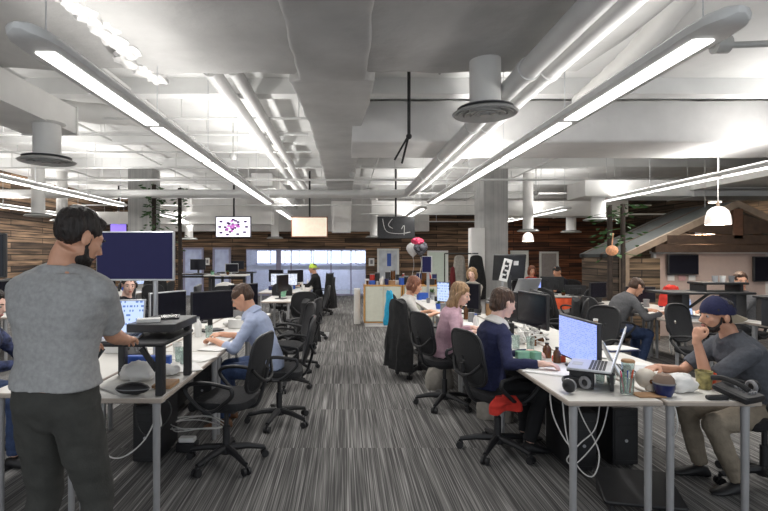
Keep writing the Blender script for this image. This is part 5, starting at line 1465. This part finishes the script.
person('man in a pale blue shirt bent over the left row desk', (-0.70, 4.62), 92, s=1.0, lean=0.36, bend=0.15, hands=(V((-1.20, 4.50, 0.79)), V((-1.22, 4.86, 0.79))),
    head=(0, 32, 0), skin_m=skin, top=oxford, sleeve='rolled', trousers=jean, shoes=mat('brown_leather', (0.16, 0.07, 0.03), 0.5), hair='cropped', hair_m=hair_brown, vox=0.009, curl=(0.7, 0.7), collar=oxford)
person('woman in a navy sweater with white collar working at the right row', (1.15, 3.96), -80, s=0.94, female=True, lean=0.14, bend=0.16, hands=(V((1.50, 3.98, 0.785)), V((1.42, 3.55, 0.785))),
    head=(6, 14, 0), skin_m=skin_pale, top=navy_knit, trousers=black_cloth, hair='chignon', hair_m=hair_brown, vox=0.008, collar=white_knit, feet=[V((-0.10, 0.38, 0.085)), V((0.12, 0.30, 0.085))])
person('woman in a pink top with long dark blond hair', (1.04, 5.16), -96, s=0.93, female=True, lean=0.20, bend=0.16, hands=(V((1.38, 5.30, 0.79)), V((1.30, 4.98, 0.79))),
    head=(-22, 20, 0), skin_m=skin_pale, top=pink_knit, trousers=black_cloth, hair='long', hair_m=hair_blond, vox=0.009)
person('woman in a white top with an auburn bob at the right row', (0.76, 6.66), -96, s=0.93, female=True, lean=0.24, bend=0.12, hands=(V((1.18, 6.80, 0.80)), V((1.20, 6.52, 0.80))),
    head=(0, 20, 0), skin_m=skin, top=white_knit, sleeve='rolled', trousers=black_cloth, hair='bob', hair_m=hair_auburn, vox=0.011)
person('man in a backward navy cap and slate T-shirt, chin on fist', (2.84, 3.34), 88, s=0.98, arm=1.15, broad=1.06, lean=0.46, bend=0.10, twist=-6, pole=((0.1, 0.5, -1.0), None), hands=(V((2.34, 3.26, 1.005)), V((2.20, 3.44, 0.785))),
    hdir=(V((0.0, -0.15, 1.0)), None), palm=(V((0.3, -1.0, -0.15)), None), curl=(1.3, 0.5), elbows=(-0.5, 1), head=(2, 4, 0), skin_m=skin_tan, top=tee_slate, sleeve='short', trousers=khaki, hair='cropped',
    hair_m=hair_dark, vox=0.0065, beard=True, cap=mat('cap_navy', (0.012, 0.014, 0.055), 0.85, var=0.12, scale=30, bump=0.2), feet=[V((-0.12, 0.25, 0.085)), V((0.14, 0.32, 0.085))])
person('man in a grey sweater hunched at the desk below the riser', (3.76, 6.88), -86, s=1.0, lean=0.42, bend=0.35, hands=(V((4.35, 7.0, 0.79)), V((4.28, 6.62, 0.79))), head=(0, 35, 0),
    skin_m=skin, top=grey_knit, trousers=jean, hair='cropped', hair_m=hair_brown, vox=0.011, feet=[V((-0.13, 0.42, 0.085)), V((0.16, 0.30, 0.085))])
person('person with brown hair behind the riser by the hut', (5.60, 6.88), 90, s=0.97, lean=0.05, bend=0.08, head=(70, 8, 0), skin_m=skin, top=grey_knit, trousers=black_cloth, hair='short', hair_m=hair_brown, vox=0.012)
person('man in a black sweater at the far orange table', (5.0, 11.25), 118, s=1.0, lean=0.22, bend=0.2, head=(5, 14, 0), skin_m=skin, top=black_knit, trousers=black_cloth, hair='cropped', hair_m=hair_dark, vox=0.014)
person('person in red at the far table beside the man in black', (4.45, 11.75), 175, s=0.96, lean=0.1, bend=0.1, head=(0, 10, 0), skin_m=skin, top=red_knit, trousers=black_cloth, hair='bob', hair_m=hair_auburn, vox=0.014)
person('dark haired person with headphones on the far side of the left row', (-2.70, 5.95), -110, s=0.97, lean=0.1, bend=0.1, head=(-35, 8, 0), skin_m=skin_pale, top=black_knit, trousers=black_cloth, hair='short', hair_m=hair_dark, vox=0.010, headset=True)
person('blond person mostly hidden behind the dark display by the column', (2.42, 9.3), 150, s=0.95, female=True, lean=0.0, bend=0.05, head=(0, 6, 0), skin_m=skin_pale, top=coat_grey, trousers=black_cloth, hair='bob', hair_m=hair_blond, vox=0.013, pelvis_z=0.56)
person('person in a dark jacket and yellow green cap near the glazing', (-0.72, 13.0), 85, s=1.0, lean=0.15, bend=0.1, head=(0, 10, 0), skin_m=skin, top=coat_black, trousers=black_cloth, cap=yellow_m, vox=0.014, hair='cropped')
person('person in dark patterned clothes half hidden left of the standing man', (-2.86, 3.72), -85, s=0.97, lean=0.2, bend=0.12, head=(0, 15, 0), skin_m=skin_pale,
    top=mat('patterned_navy', (0.04, 0.05, 0.11), 0.9, var=0.9, scale=30), trousers=jean, hair='short', vox=0.011)
# ---------------------------------------------------------------- coats, bags, balloons and other odds and ends
def draped(name, label, cat, loc, rz, m, w=0.40, zt=1.05, zb=0.35, thick=0.05, seed=1, flare=1.25, wav=0.025):
    """cloth hanging from a top edge: a closed folded sheet"""
    rings = []
    N = 40
    for j in range(13):
        v = j / 12; z = zt + (zb - zt) * v; ww = w / 2 * (0.72 + (flare - 0.72) * min(1, v * 1.6)); th = thick * (0.7 + 0.7 * v)
        ring = []
        for k in range(N):
            a = 2 * PI * k / N; ca, sa = math.cos(a), math.sin(a)
            x = math.copysign(abs(ca) ** 0.7, ca) * ww; y = math.copysign(abs(sa) ** 0.7, sa) * th
            y += wav * math.sin(x * 38 + seed + v * 2) * v + 0.02 * noise.noise(V((x * 7, v * 5, seed)))
            zz = z + (0.04 * noise.noise(V((x * 5, 3, seed))) if j == 12 else 0) - (0.05 * (abs(x) / ww) ** 2 if j == 0 else 0)
            ring.append(V((x, y, zz)))
        rings.append(ring)
    o = MB().loft(rings).build(name, m); o.location = loc; o.rotation_euler = (0, 0, rz)
    return tag(o, label, cat)
draped('coat', 'long black coat draped over the chair of the woman in white', 'coat', (0.68, 6.28, 0), rad(-70), coat_black, w=0.46, zt=1.02, zb=0.14, thick=0.085, seed=2)
draped('towel', 'bright blue cloth hung behind the black coat on the chair', 'cloth', (0.60, 6.66, 0), rad(-70), cyan_m, w=0.22, zt=1.10, zb=0.62, thick=0.03, seed=5)
draped('coat', 'grey coat hanging beside the right concrete column', 'coat', (2.86, 12.25, 0), 0.1, coat_grey, w=0.32, zt=1.58, zb=0.55, thick=0.07, seed=7)
draped('coat', 'black hooded coat hanging on the right concrete column', 'coat', (3.22, 12.03, 0), 0, coat_black, w=0.38, zt=1.58, zb=0.50, thick=0.08, seed=9, flare=1.3)
draped('scarf', 'dark red scarf hanging left of the grey coat', 'scarf', (2.66, 12.1, 0), 0, mat('dark_red_wool', (0.12, 0.012, 0.015), 0.9), w=0.12, zt=1.30, zb=0.75, thick=0.03, seed=4)
draped('jacket', 'dark jacket draped over a chair right of the column', 'coat', (3.12, 6.58, 0), rad(60), coat_black, w=0.46, zt=1.02, zb=0.30, thick=0.08, seed=12)
draped('jacket', 'black jacket on the chair behind the man in grey', 'coat', (3.2, 7.95, 0), rad(-60), coat_black, w=0.5, zt=1.05, zb=0.3, thick=0.09, seed=14)
draped('jacket', 'big dark jacket bulging over the chair by the glazing', 'coat', (-0.40, 13.05, 0), rad(90), coat_black, w=0.62, zt=1.12, zb=0.2, thick=0.13, seed=16)
draped('jacket', 'black jacket hanging beside the far standing screens at left', 'coat', (-3.95, 10.2, 0), 0.4, coat_black, w=0.40, zt=1.50, zb=0.45, thick=0.10, seed=18)
draped('jacket', 'white jacket over a chair in front of the far left desks', 'coat', (-2.35, 9.6, 0), 0.2, white_knit, w=0.42, zt=1.05, zb=0.62, thick=0.12, seed=21)
draped('jacket', 'khaki jacket draped over the chair of the man in the cap', 'coat', (3.17, 3.28, 0), rad(88), khaki, w=0.48, zt=0.98, zb=0.22, thick=0.10, seed=23)
draped('cardigan', 'red cloth on the chair back beyond the black riser', 'cloth', (5.02, 7.55, 0), 0, red_knit, w=0.26, zt=1.12, zb=0.80, thick=0.06, seed=25)
draped('jacket', 'dark jacket on the aisle chair behind the blue shirted man', 'coat', (-0.50, 6.75, 0), rad(75), coat_black, w=0.44, zt=0.98, zb=0.35, thick=0.08, seed=27)

def bag(p, rz, m, label, w=0.34, d=0.15, h=0.26):
    rings = []
    for z, k in ((0.0, 0.86), (0.02, 1.0), (h * 0.5, 1.02), (h * 0.85, 0.85), (h, 0.6)):
        rings.append([V((math.copysign(abs(math.cos(a)) ** 0.6, math.cos(a)) * w / 2 * k, math.copysign(abs(math.sin(a)) ** 0.6, math.sin(a)) * d / 2 * (1.1 if z < h * .6 else 0.6), z + 0.012 * math.sin(3 * a))) for a in [2 * PI * k2 / 24 for k2 in range(24)]])
    return unit('handbag', 'bag', label, p, [('bag_body', MB().loft(rings), m)] + [('strap', MB().tube(smooth_path([(-w * 0.28, s * 0.03, h * 0.95), (-w * 0.2, s * 0.04, h * 1.3), (0, s * 0.05, h * 1.45), (w * 0.2, s * 0.04, h * 1.3), (w * 0.28, s * 0.03, h * 0.95)]), 0.008, 6), m) for s in (-1, 1)], rz)
bag(floor_at(441, 391) + V((0, 0.1, 0)), 0.3, coat_grey, 'pale grey canvas bag on the carpet by the pink woman chair')
bag(floor_at(487, 425) + V((0.12, 0.15, 0)), -0.5, coat_grey, 'grey handbag on the carpet under the navy woman chair')
draped('scarf', 'red scarf hanging over the seat edge of the navy woman chair', 'scarf', (1.20, 3.66, 0), 0.1, red_knit, w=0.20, zt=0.53, zb=0.41, thick=0.02, seed=31)
bag(V((2.05, 4.3, 0)), 0.2, black_cloth, 'black bag on the floor beneath the right row')

# balloons
def balloon(p, m, label, r=0.16, heart=False):
    prof = [(0.001, -1.18), (0.10, -1.15), (0.05, -1.08), (0.30, -0.88), (0.70, -0.50), (0.95, 0.0), (0.98, 0.25), (0.85, 0.62), (0.50, 0.92), (0.001, 1.02)]
    return unit('balloon', 'balloon', label, p, [('skin', MB().lathe([(a * r, b * r) for a, b in prof], n=24), m), ('string', MB().tube(smooth_path([(0, 0, -1.15 * r), (0.02, 0, -0.35), (-0.02, 0, -0.60), (0.01, 0, -0.75)]), 0.004, 5), paper)], group='balloons over the aisle cupboards')
balloon(P(413, 250, 10.9), mat('balloon_white', (0.75, 0.73, 0.72), 0.2), 'white balloon floating over the aisle cupboards', r=0.155)
m_spot = mat('balloon_spotted', (0.12, 0.12, 0.14), 0.25, var=0.95, scale=16)
balloon(P(420.5, 249, 10.7), m_spot, 'dark spotted balloon beside the white one', r=0.16)
p = P(417.5, 241.5, 10.6)
mb = MB()
for k in range(10):
    a = 2 * PI * k / 10; mb.ell(V((0.10 * math.cos(a), 0.05 * math.sin(a * 2), 0.045 * math.sin(a))), (0.045, 0.035, 0.035), nu=10, nv=6)
mb.ell((0, 0, 0), (0.09, 0.05, 0.05), nu=12, nv=8)
tag(mb.build('foil_bow', pink_m, None, loc=p), 'bright pink frilly balloon topping the pair', 'balloon')

# clutter along the cupboards and distant desks
rnd = random.Random(42)
USED = set()
COLS = [('white', paper), ('black', black_plastic), ('red', red_m), ('blue', blue_m), ('grey', grey_m), ('pink', pink_m), ('tan', tan_m), ('green', green_m), ('silver', silver), ('navy', navy_m), ('brown', amber_m)]
def clutter(spot, p, group, tall=False, only=None):
    cn, cm = rnd.choice(COLS)
    kd = rnd.choice(only or ['cup', 'box', 'bottle', 'book pile', 'pot', 'canister', 'card box'])
    if rnd.random() < 0.45 and not only: cn, cm = rnd.choice([('white', paper), ('black', black_plastic), ('grey', grey_m)])
    size = rnd.choice(['small', 'short', 'slim', 'wide', 'tall'])
    lab = '%s %s %s %s' % (size, cn, kd, spot)
    if lab in USED: return None
    USED.add(lab)
    k = {'small': 0.85, 'short': 0.8, 'slim': 0.9, 'wide': 1.2, 'tall': 1.3}[size]; wz = 0.8 if size == 'slim' else 1.0
    if kd == 'cup': o = cup(p, cm, lab, r=0.042 * k * wz, h=0.10 * k)
    elif kd == 'bottle': o = bottle(p, cm, lab, r=0.034 * k * wz, h=0.22 * k, cap=paper)
    elif kd == 'canister': o = unit('canister', 'canister', lab, p, [('tin', MB().lathe([(0.001, 0), (0.05 * k, 0), (0.05 * k, 0.13 * k), (0.001, 0.13 * k)], n=16), cm), ('lid', MB().lathe([(0.001, 0.13 * k), (0.053 * k, 0.13 * k), (0.053 * k, 0.15 * k), (0.001, 0.15 * k)], n=16), grey_m)])
    elif kd == 'pot': o = unit('plant_pot', 'potted plant', lab, p, [('pot', MB().lathe([(0.001, 0), (0.04 * k, 0), (0.055 * k, 0.09 * k), (0.001, 0.08 * k)], n=14), cm), ('leaves', leafball(0.07 * k, 0.12 * k), leaf)])
    elif kd == 'book pile': o = unit('notepad', 'notepad', '%s %s notepad %s' % (size, cn, spot), p, [('cover', MB().rbox((0, 0, 0.012 * k), (0.15 * k, 0.21 * k, 0.024 * k), 0.004), cm), ('pages', MB().rbox((0.002, 0, 0.012 * k), (0.152 * k, 0.20 * k, 0.016 * k), 0.003), paper)], rnd.uniform(-0.6, 0.6))
    else: o = unit('small_box', 'box', lab, p, [('box', MB().rbox((0, 0, 0.055 * k), (0.15 * k, 0.11 * k, 0.11 * k), 0.006), cm), ('flap', MB().box((0, 0, 0.1105 * k), (0.13 * k, 0.03, 0.002)), tan_m if cm is not tan_m else paper)], rnd.uniform(-0.5, 0.5))
    o['group'] = group
    return o
def leafball(r, z0):
    m = MB()
    for k in range(16):
        a = rnd.random() * 2 * PI; e = rnd.uniform(0.1, 1.3); d = V((math.cos(a) * math.cos(e), math.sin(a) * math.cos(e), math.sin(e))); s = d.cross(V((0, 0, 1))).normalized() * r * 0.25
        c = V((0, 0, z0 * 0.6)); m.add([c, c + d * r * 0.6 + s, c + d * r * 1.2, c + d * r * 0.6 - s, c + d * r * 0.5 - V((0, 0, 0.006))], [(0, 1, 2), (0, 2, 3), (0, 4, 1), (1, 4, 2), (2, 4, 3), (3, 4, 0)])
    return m
# on the cupboards
for i in range(15):
    clutter('on the aisle cupboards, %s from the left' % place_w[i] if i < 12 else 'at the right end of the cupboards', V((0.50 + i * 0.108, 10.95 + 0.09 * math.sin(i * 2.4), 0.918)), 'odds and ends on the cupboards', only=['cup', 'box', 'canister', 'bottle', 'card box'])
rb = random.Random(77)
for i in range(14):
    kind = rb.choice(['bottle', 'canister', 'cup', 'box']); c_, m_ = rb.choice([('dark red', red_m), ('black', black_plastic), ('white', paper), ('pink', pink_m), ('brown', amber_m), ('navy', navy_m)])
    lab_ = '%s %s at the back of the aisle cupboards, %s from the left' % (c_, kind, place_w[i]); q_ = V((0.50 + i * 0.118, 11.14, 0.918)); h_ = rb.uniform(0.18, 0.30)
    o = bottle(q_, m_, lab_, r=0.045, h=h_, cap=paper) if kind == 'bottle' else cup(q_, m_, lab_, r=0.05, h=h_ * 0.6) if kind == 'cup' else unit('canister', 'canister', lab_, q_, [('tin', MB().lathe([(0.001, 0), (0.055, 0), (0.055, h_), (0.001, h_)], n=14), m_), ('lid', MB().lathe([(0.001, h_), (0.057, h_), (0.057, h_ + 0.02), (0.001, h_ + 0.02)], n=14), grey_m)]) if kind == 'canister' else unit('small_box', 'box', lab_, q_, [('box', MB().rbox((0, 0, h_ / 2), (0.11, 0.10, h_), 0.006), m_), ('flap', MB().box((0, 0, h_ + 0.001), (0.1, 0.03, 0.002)), tan_m)])
    o['group'] = 'odds and ends on the cupboards'
def spread(xa, xb, ya, yb, n, where, group, z=DESK):
    k = 0; cells = []
    nx = max(1, int((xb - xa) / 0.22)); ny = max(1, int((yb - ya) / 0.26))
    for i in range(nx):
        for j in range(ny): cells.append((xa + (i + 0.5) * (xb - xa) / nx, ya + (j + 0.5) * (yb - ya) / ny, i, j))
    rnd.shuffle(cells)
    for (x, y, i, j) in cells[:n]:
        side = 'aisle side' if i < nx / 2 else 'inner side'
        dep = 'near end' if j < ny / 3 else ('far end' if j > ny * 2 / 3 else 'middle')
        clutter('%s, %s, %s' % (where, side, dep), V((x, y, z)), group)
spread(1.36, 1.78, 5.95, 6.5, 3, 'on the right row past the pink woman', 'odds and ends on the right row')
spread(1.34, 1.8, 7.1, 7.8, 6, 'on the fourth right row desk', 'odds and ends on the right row')
spread(1.34, 1.8, 8.4, 9.7, 10, 'on the farthest right row desk', 'odds and ends on the right row')
spread(1.9, 2.35, 4.25, 4.5, 2, 'on the inner right desk', 'odds and ends on the right row')
spread(1.9, 2.35, 6.6, 6.95, 2, 'on the third inner right desk', 'odds and ends on the right row')
spread(-1.5, -1.12, 6.1, 6.3, 2, 'on the left row before the dark display', 'odds and ends on the left row')
spread(-2.1, -1.7, 4.85, 5.15, 2, 'on the far side of the left row', 'odds and ends on the left row')
spread(-1.45, -1.05, 9.7, 10.1, 2, 'on the desk past the gap', 'odds and ends on the left row')
spread(-1.9, -0.9, 11.6, 12.3, 8, 'on the far left cluster', 'odds and ends on the left row')
spread(-1.9, -0.9, 13.0, 13.6, 8, 'at the end of the far left cluster', 'odds and ends on the left row')
for k in range(4): spread(-5.55, -4.65, 6.75 + 1.4 * k + 0.2, 7.9 + 1.4 * k, 6, 'on the leftmost row, %s desk pair' % order[k], 'odds and ends on the leftmost row')
spread(4.25, 5.2, 7.65, 8.1, 6, 'on the right back row behind the riser', 'odds and ends on the right back row')
spread(4.1, 4.9, 10.0, 10.2, 4, 'on the far orange table', 'odds and ends on the orange table')
for k, (x, c, m) in enumerate(((5.0, 'white mug', paper), (5.12, 'grey mug', grey_m), (4.9, 'silver mug', silver))):
    cup(V((x, 6.49, DESK + 0.476)), m, '%s on the top tray of the long black riser' % c, r=0.035, h=0.085)

# standing desks at the far left, dark frames
for i, (x, y) in enumerate(((-4.1, 13.6), (-3.1, 12.9), (-3.3, 15.0))):
    t = thing('standing_desk', 'tall dark standing desk at the far left, %s' % ('leftmost', 'nearest the framed doors', 'farthest')[i], 'standing desk', (x, y, 0))
    MB().rbox((0, 0, 1.05), (1.1, 0.6, 0.035), 0.02).build('tabletop', black_plastic if i != 1 else table_white, t)
    for xx in (-0.45, 0.45): MB().rbox((xx, 0, 0.53), (0.07, 0.07, 1.0), 0.005).rbox((xx, 0, 0.02), (0.07, 0.55, 0.04), 0.01).build('leg', black_metal, t)
    MB().box((0, 0, 0.98), (0.9, 0.05, 0.05)).build('crossbar', black_metal, t)
monitor(-4.1, 13.65, 5, 'black display on the leftmost standing desk', 'off', z=1.067, w=0.42, h=0.30, bottom=0.10)
monitor(-3.0, 13.0, 30, 'silver display on the standing desk near the framed doors', 'silver', z=1.067, w=0.36, h=0.24, bottom=0.05)
monitor(-3.3, 15.05, 10, 'black display on the farthest standing desk', 'off', z=1.067, w=0.40, h=0.26, bottom=0.08)
for k in range(3): clutter('on the standing desk near the framed doors', V((-3.45 + 0.2 * k, 12.75, 1.0675)), 'odds and ends on the standing desks')

# cables below the desks
def loops(c, n, r, label, zlo=0.02, seed=1, m=cable_white, th=0.005):
    q = random.Random(seed); pts = []
    for k in range(n):
        a = k * 1.15; pts.append(V(c) + V((math.cos(a) * r * q.uniform(0.6, 1.1), math.sin(a) * r * q.uniform(0.4, 0.8), zlo + q.uniform(0, 0.05))))
    cable(pts, th, label, m)
loops((-1.23, 4.02, 0.14), 16, 0.24, 'coiled white cable under the left row near the empty chair', seed=2)
unit('power_adapter', 'adapter', 'white power adapter lying in the cable coil', V((-1.27, 3.95, 0.0)), [('brick', MB().rbox((0, 0, 0.09), (0.13, 0.07, 0.035), 0.01), paper), ('stand', MB().rbox((0, 0, 0.035), (0.16, 0.1, 0.07), 0.01), black_plastic)])
cable([(-1.50, 3.05, 0.70), (-1.48, 3.0, 0.40), (-1.38, 3.0, 0.33), (-1.25, 3.05, 0.42), (-1.18, 3.1, 0.60), (-1.22, 3.2, 0.71)], 0.0045, 'white cable sagging under the nearest left desk')
cable([(-1.38, 3.2, 0.71), (-1.35, 3.2, 0.45), (-1.25, 3.2, 0.40), (-1.15, 3.25, 0.55), (-1.30, 3.3, 0.71)], 0.005, 'black cable sagging under the nearest left desk', cable_black)
cable([(-1.32, 3.4, 0.71), (-1.28, 3.3, 0.5), (-1.20, 3.2, 0.46), (-1.24, 3.3, 0.62), (-1.16, 3.5, 0.71)], 0.005, 'thin white cable loop behind the sagging one')
cable([(1.35, 3.05, 0.71), (1.36, 3.0, 0.45), (1.42, 2.98, 0.28), (1.52, 3.0, 0.22), (1.58, 3.05, 0.35), (1.50, 3.1, 0.55), (1.46, 3.15, 0.71)], 0.004, 'white cable loop under the nearest right desk, left strand')
cable([(1.62, 3.1, 0.71), (1.56, 3.05, 0.5), (1.44, 3.0, 0.42), (1.38, 3.05, 0.3), (1.47, 3.1, 0.26), (1.62, 3.1, 0.45), (1.74, 3.2, 0.71)], 0.004, 'white cable loop under the nearest right desk, right strand')
cable([(1.42, 3.4, 0.71), (1.40, 3.3, 0.5), (1.47, 3.2, 0.33), (1.53, 3.3, 0.5), (1.50, 3.5, 0.71)], 0.005, 'white cable loop farther back under the right desk')
cable([(4.30, 6.3, 0.76), (4.22, 6.22, 0.86), (4.12, 6.2, 0.74), (4.11, 6.2, 0.45), (4.2, 6.3, 0.30)], 0.007, 'white cable hanging over the desk edge of the man in grey')

# under the right row: computers, drawer units, foot rests
def tower(x, y, label, rz=0.0):
    t = thing('computer_tower', label, 'computer', (x, y, 0), rz, 'computers under the desks')
    MB().rbox((0, 0, 0.23), (0.19, 0.44, 0.42), 0.01).build('case', black_plastic, t)
    MB().rbox((0, -0.222, 0.24), (0.17, 0.012, 0.38), 0.006).build('front_panel', bezel, t)
    MB().box((0, -0.23, 0.36), (0.14, 0.006, 0.04)).box((0, -0.23, 0.30), (0.14, 0.006, 0.03)).build('drive_bay', black_metal, t)
    MB().tube([(0, -0.226, 0.2), (0, -0.232, 0.2)], 0.012, 12).build('power_button', silver, t)
    for a in (-0.16, 0.16): MB().box((0, a, 0.01), (0.16, 0.03, 0.02)).build('foot', black_plastic, t)
tower(1.72, 3.75, 'black computer tower under the nearest right desk')
tower(2.08, 3.85, 'black computer tower under the inner right desk')
tower(1.70, 5.1, 'black computer tower under the second right desk')
tower(-1.50, 3.9, 'black computer tower under the nearest left desk')
tower(-1.45, 5.2, 'black computer tower under the second left desk')
def pedestal(x, y, label, rz=0.0):
    t = thing('drawer_unit', label, 'drawer unit', (x, y, 0), rz, 'black drawer units under the desks')
    MB().rbox((0, 0, 0.29), (0.36, 0.44, 0.50), 0.008).build('carcass', black_metal, t)
    for k in range(3):
        d = MB().rbox((0, -0.227, 0.13 + 0.16 * k), (0.345, 0.014, 0.15), 0.004).build('drawer', black_plastic, t)
        MB().box((0, -0.240, 0.18 + 0.16 * k), (0.12, 0.010, 0.012)).build('handle', silver, d)
    for a in (-0.14, 0.14):
        for b in (-0.17, 0.17): MB().tube([(a - 0.01, b, 0.02), (a + 0.01, b, 0.02)], 0.02, 10).build('caster', black_plastic, t)
pedestal(1.98, 4.55, 'black drawer unit under the right row between the desks')
pedestal(2.10, 5.9, 'black drawer unit under the third right desk')
pedestal(-1.85, 5.0, 'black drawer unit under the left row, second desk')
def footrest(x, y, label):
    t = thing('foot_rest', label, 'foot rest', (x, y, 0), rad(-12))
    MB().rbox((0, 0, 0.10), (0.46, 0.32, 0.025), 0.02, rot=(0.3, 0, 0)).build('platform', black_plastic, t)
    for s in (-1, 1): MB().prism([(-0.15, 0), (0.15, 0), (0.15, 0.13), (-0.15, 0.04)], s * 0.19 - 0.012, s * 0.19 + 0.012, 'yz').build('side_support', black_metal, t)
footrest(1.85, 3.10, 'black sloped foot rest on the carpet between the desk legs')
# metal bins and boxes in the far distance
unit('file_box', 'box', 'white boxes on the orange far shelf edge', V((3.1, 9.6, 0)), [('box', MB().rbox((0, 0, 0.35), (0.5, 0.35, 0.7), 0.01), black_cloth), ('lid', MB().rbox((0, 0, 0.71), (0.52, 0.37, 0.03), 0.01), grey_m)])
unit('side_cabinet', 'cabinet', 'narrow white cabinet left of the cream cupboards', V((0.28, 11.4, 0)), [('carcass', MB().rbox((0, 0, 0.40), (0.14, 0.4, 0.8), 0.01), white_paint), ('door', MB().rbox((0, -0.205, 0.4), (0.11, 0.012, 0.72), 0.004), paper)])
unit('floor_plate', 'hatch', 'pale square floor hatch in the far aisle', V((-0.62, 9.75, 0)), [('plate', MB().box((0, 0, 0.002), (0.55, 0.5, 0.004)), grille), ('rim', MB().box((0, 0, 0.001), (0.6, 0.55, 0.003)), silver)])
# pegs that carry the coats by the column
t = thing('coat_rack', 'dark wall rail carrying the coats by the right column', 'coat rack', (3.0, 12.3, 0))
MB().tube([(-0.5, 0, 1.62), (0.30, -0.17, 1.62)], 0.015, 8).build('rail', black_metal, t)
MB().tube([(-0.5, 0, 0), (-0.5, 0, 1.62)], 0.015, 8).build('post', black_metal, t)

# extra things on the two nearest desk rows
glass(V((-1.22, 3.72, DESK)), 'clear tumbler beside the riser rear leg', r=0.034, h=0.10)
glass(V((-1.30, 3.84, DESK)), 'second clear tumbler behind the riser', r=0.034, h=0.11)
cup(V((-1.42, 4.15, DESK)), paper, 'white cup on the left row behind the riser', r=0.04, h=0.09)
mouse(V((-1.13, 4.95, DESK)), 1.4, 'white mouse near the hand of the blue shirted man')
sheet(V((-1.20, 5.15, DESK)), 'papers beyond the elbow of the blue shirted man', rz=0.1)
unit('tissue_box', 'box', 'white tissue box near the red cup', V((-1.22, 5.62, DESK)), [('box', MB().rbox((0, 0, 0.05), (0.22, 0.12, 0.10), 0.008), paper), ('tissue', MB().ell((0, 0, 0.11), (0.04, 0.02, 0.03)), white_knit)])
crumpled(V((-1.36, 5.75, DESK)), 0.07, 'crumpled white bag beyond the tissue box', seed=14)
glass(desk_at(600, 383), 'small glass jar right behind the laptop stand', r=0.03, h=0.08)
glass(V((1.62, 4.28, DESK)), 'clear tumbler by the green boxes', r=0.036, h=0.12)
glass(V((1.52, 4.36, DESK)), 'second clear tumbler by the green boxes', r=0.036, h=0.12)
cup(V((1.66, 4.62, DESK)), paper, 'white paper cup under the dark display', r=0.04, h=0.10, lid=paper)
mouse(V((1.46, 4.80, DESK)), -1.5, 'white mouse between the two seated women')
bottle(V((1.50, 5.62, DESK)), paper, 'white bottle in front of the woman in pink', r=0.03, h=0.16, cap=blue_m)
sheet(V((1.50, 5.42, DESK)), 'blue edged papers before the woman in pink', rz=0.3, m=paper)
sheet(V((1.44, 5.95, DESK)), 'loose papers between the pink and the white tops', rz=-0.2)
keyboard(V((1.50, 6.60, DESK)), -1.5, 'silver keyboard before the woman in white')
cup(V((1.47, 6.95, DESK)), black_plastic, 'black mug before the woman in white', r=0.042, h=0.10)
unit('notebook', 'notebook', 'dark notebook on the desk before the woman in pink', V((1.62, 5.20, DESK)), [('cover', MB().rbox((0, 0, 0.006), (0.2, 0.27, 0.012), 0.004), navy_m), ('pages', MB().rbox((0.003, 0, 0.006), (0.198, 0.262, 0.008), 0.004), paper)], 0.4)
sheet(V((2.15, 3.75, DESK)), 'white sheets behind the laptop of the man in the cap', rz=0.5)
sheet(V((2.10, 4.10, DESK)), 'printed pages farther along the inner right desk', rz=-0.4, n=5)
mouse(V((2.12, 3.22, DESK)), 1.7, 'white mouse near the crumpled bag')
cable([(2.0, 3.62, DESK + 0.01), (1.92, 3.40, DESK + 0.01), (1.98, 3.20, DESK + 0.01), (1.90, 3.0, DESK + 0.01), (1.88, 2.81, DESK - 0.02), (1.89, 2.785, 0.60), (1.90, 2.85, 0.50)], 0.004, 'white charging cable hanging over the inner desk edge')
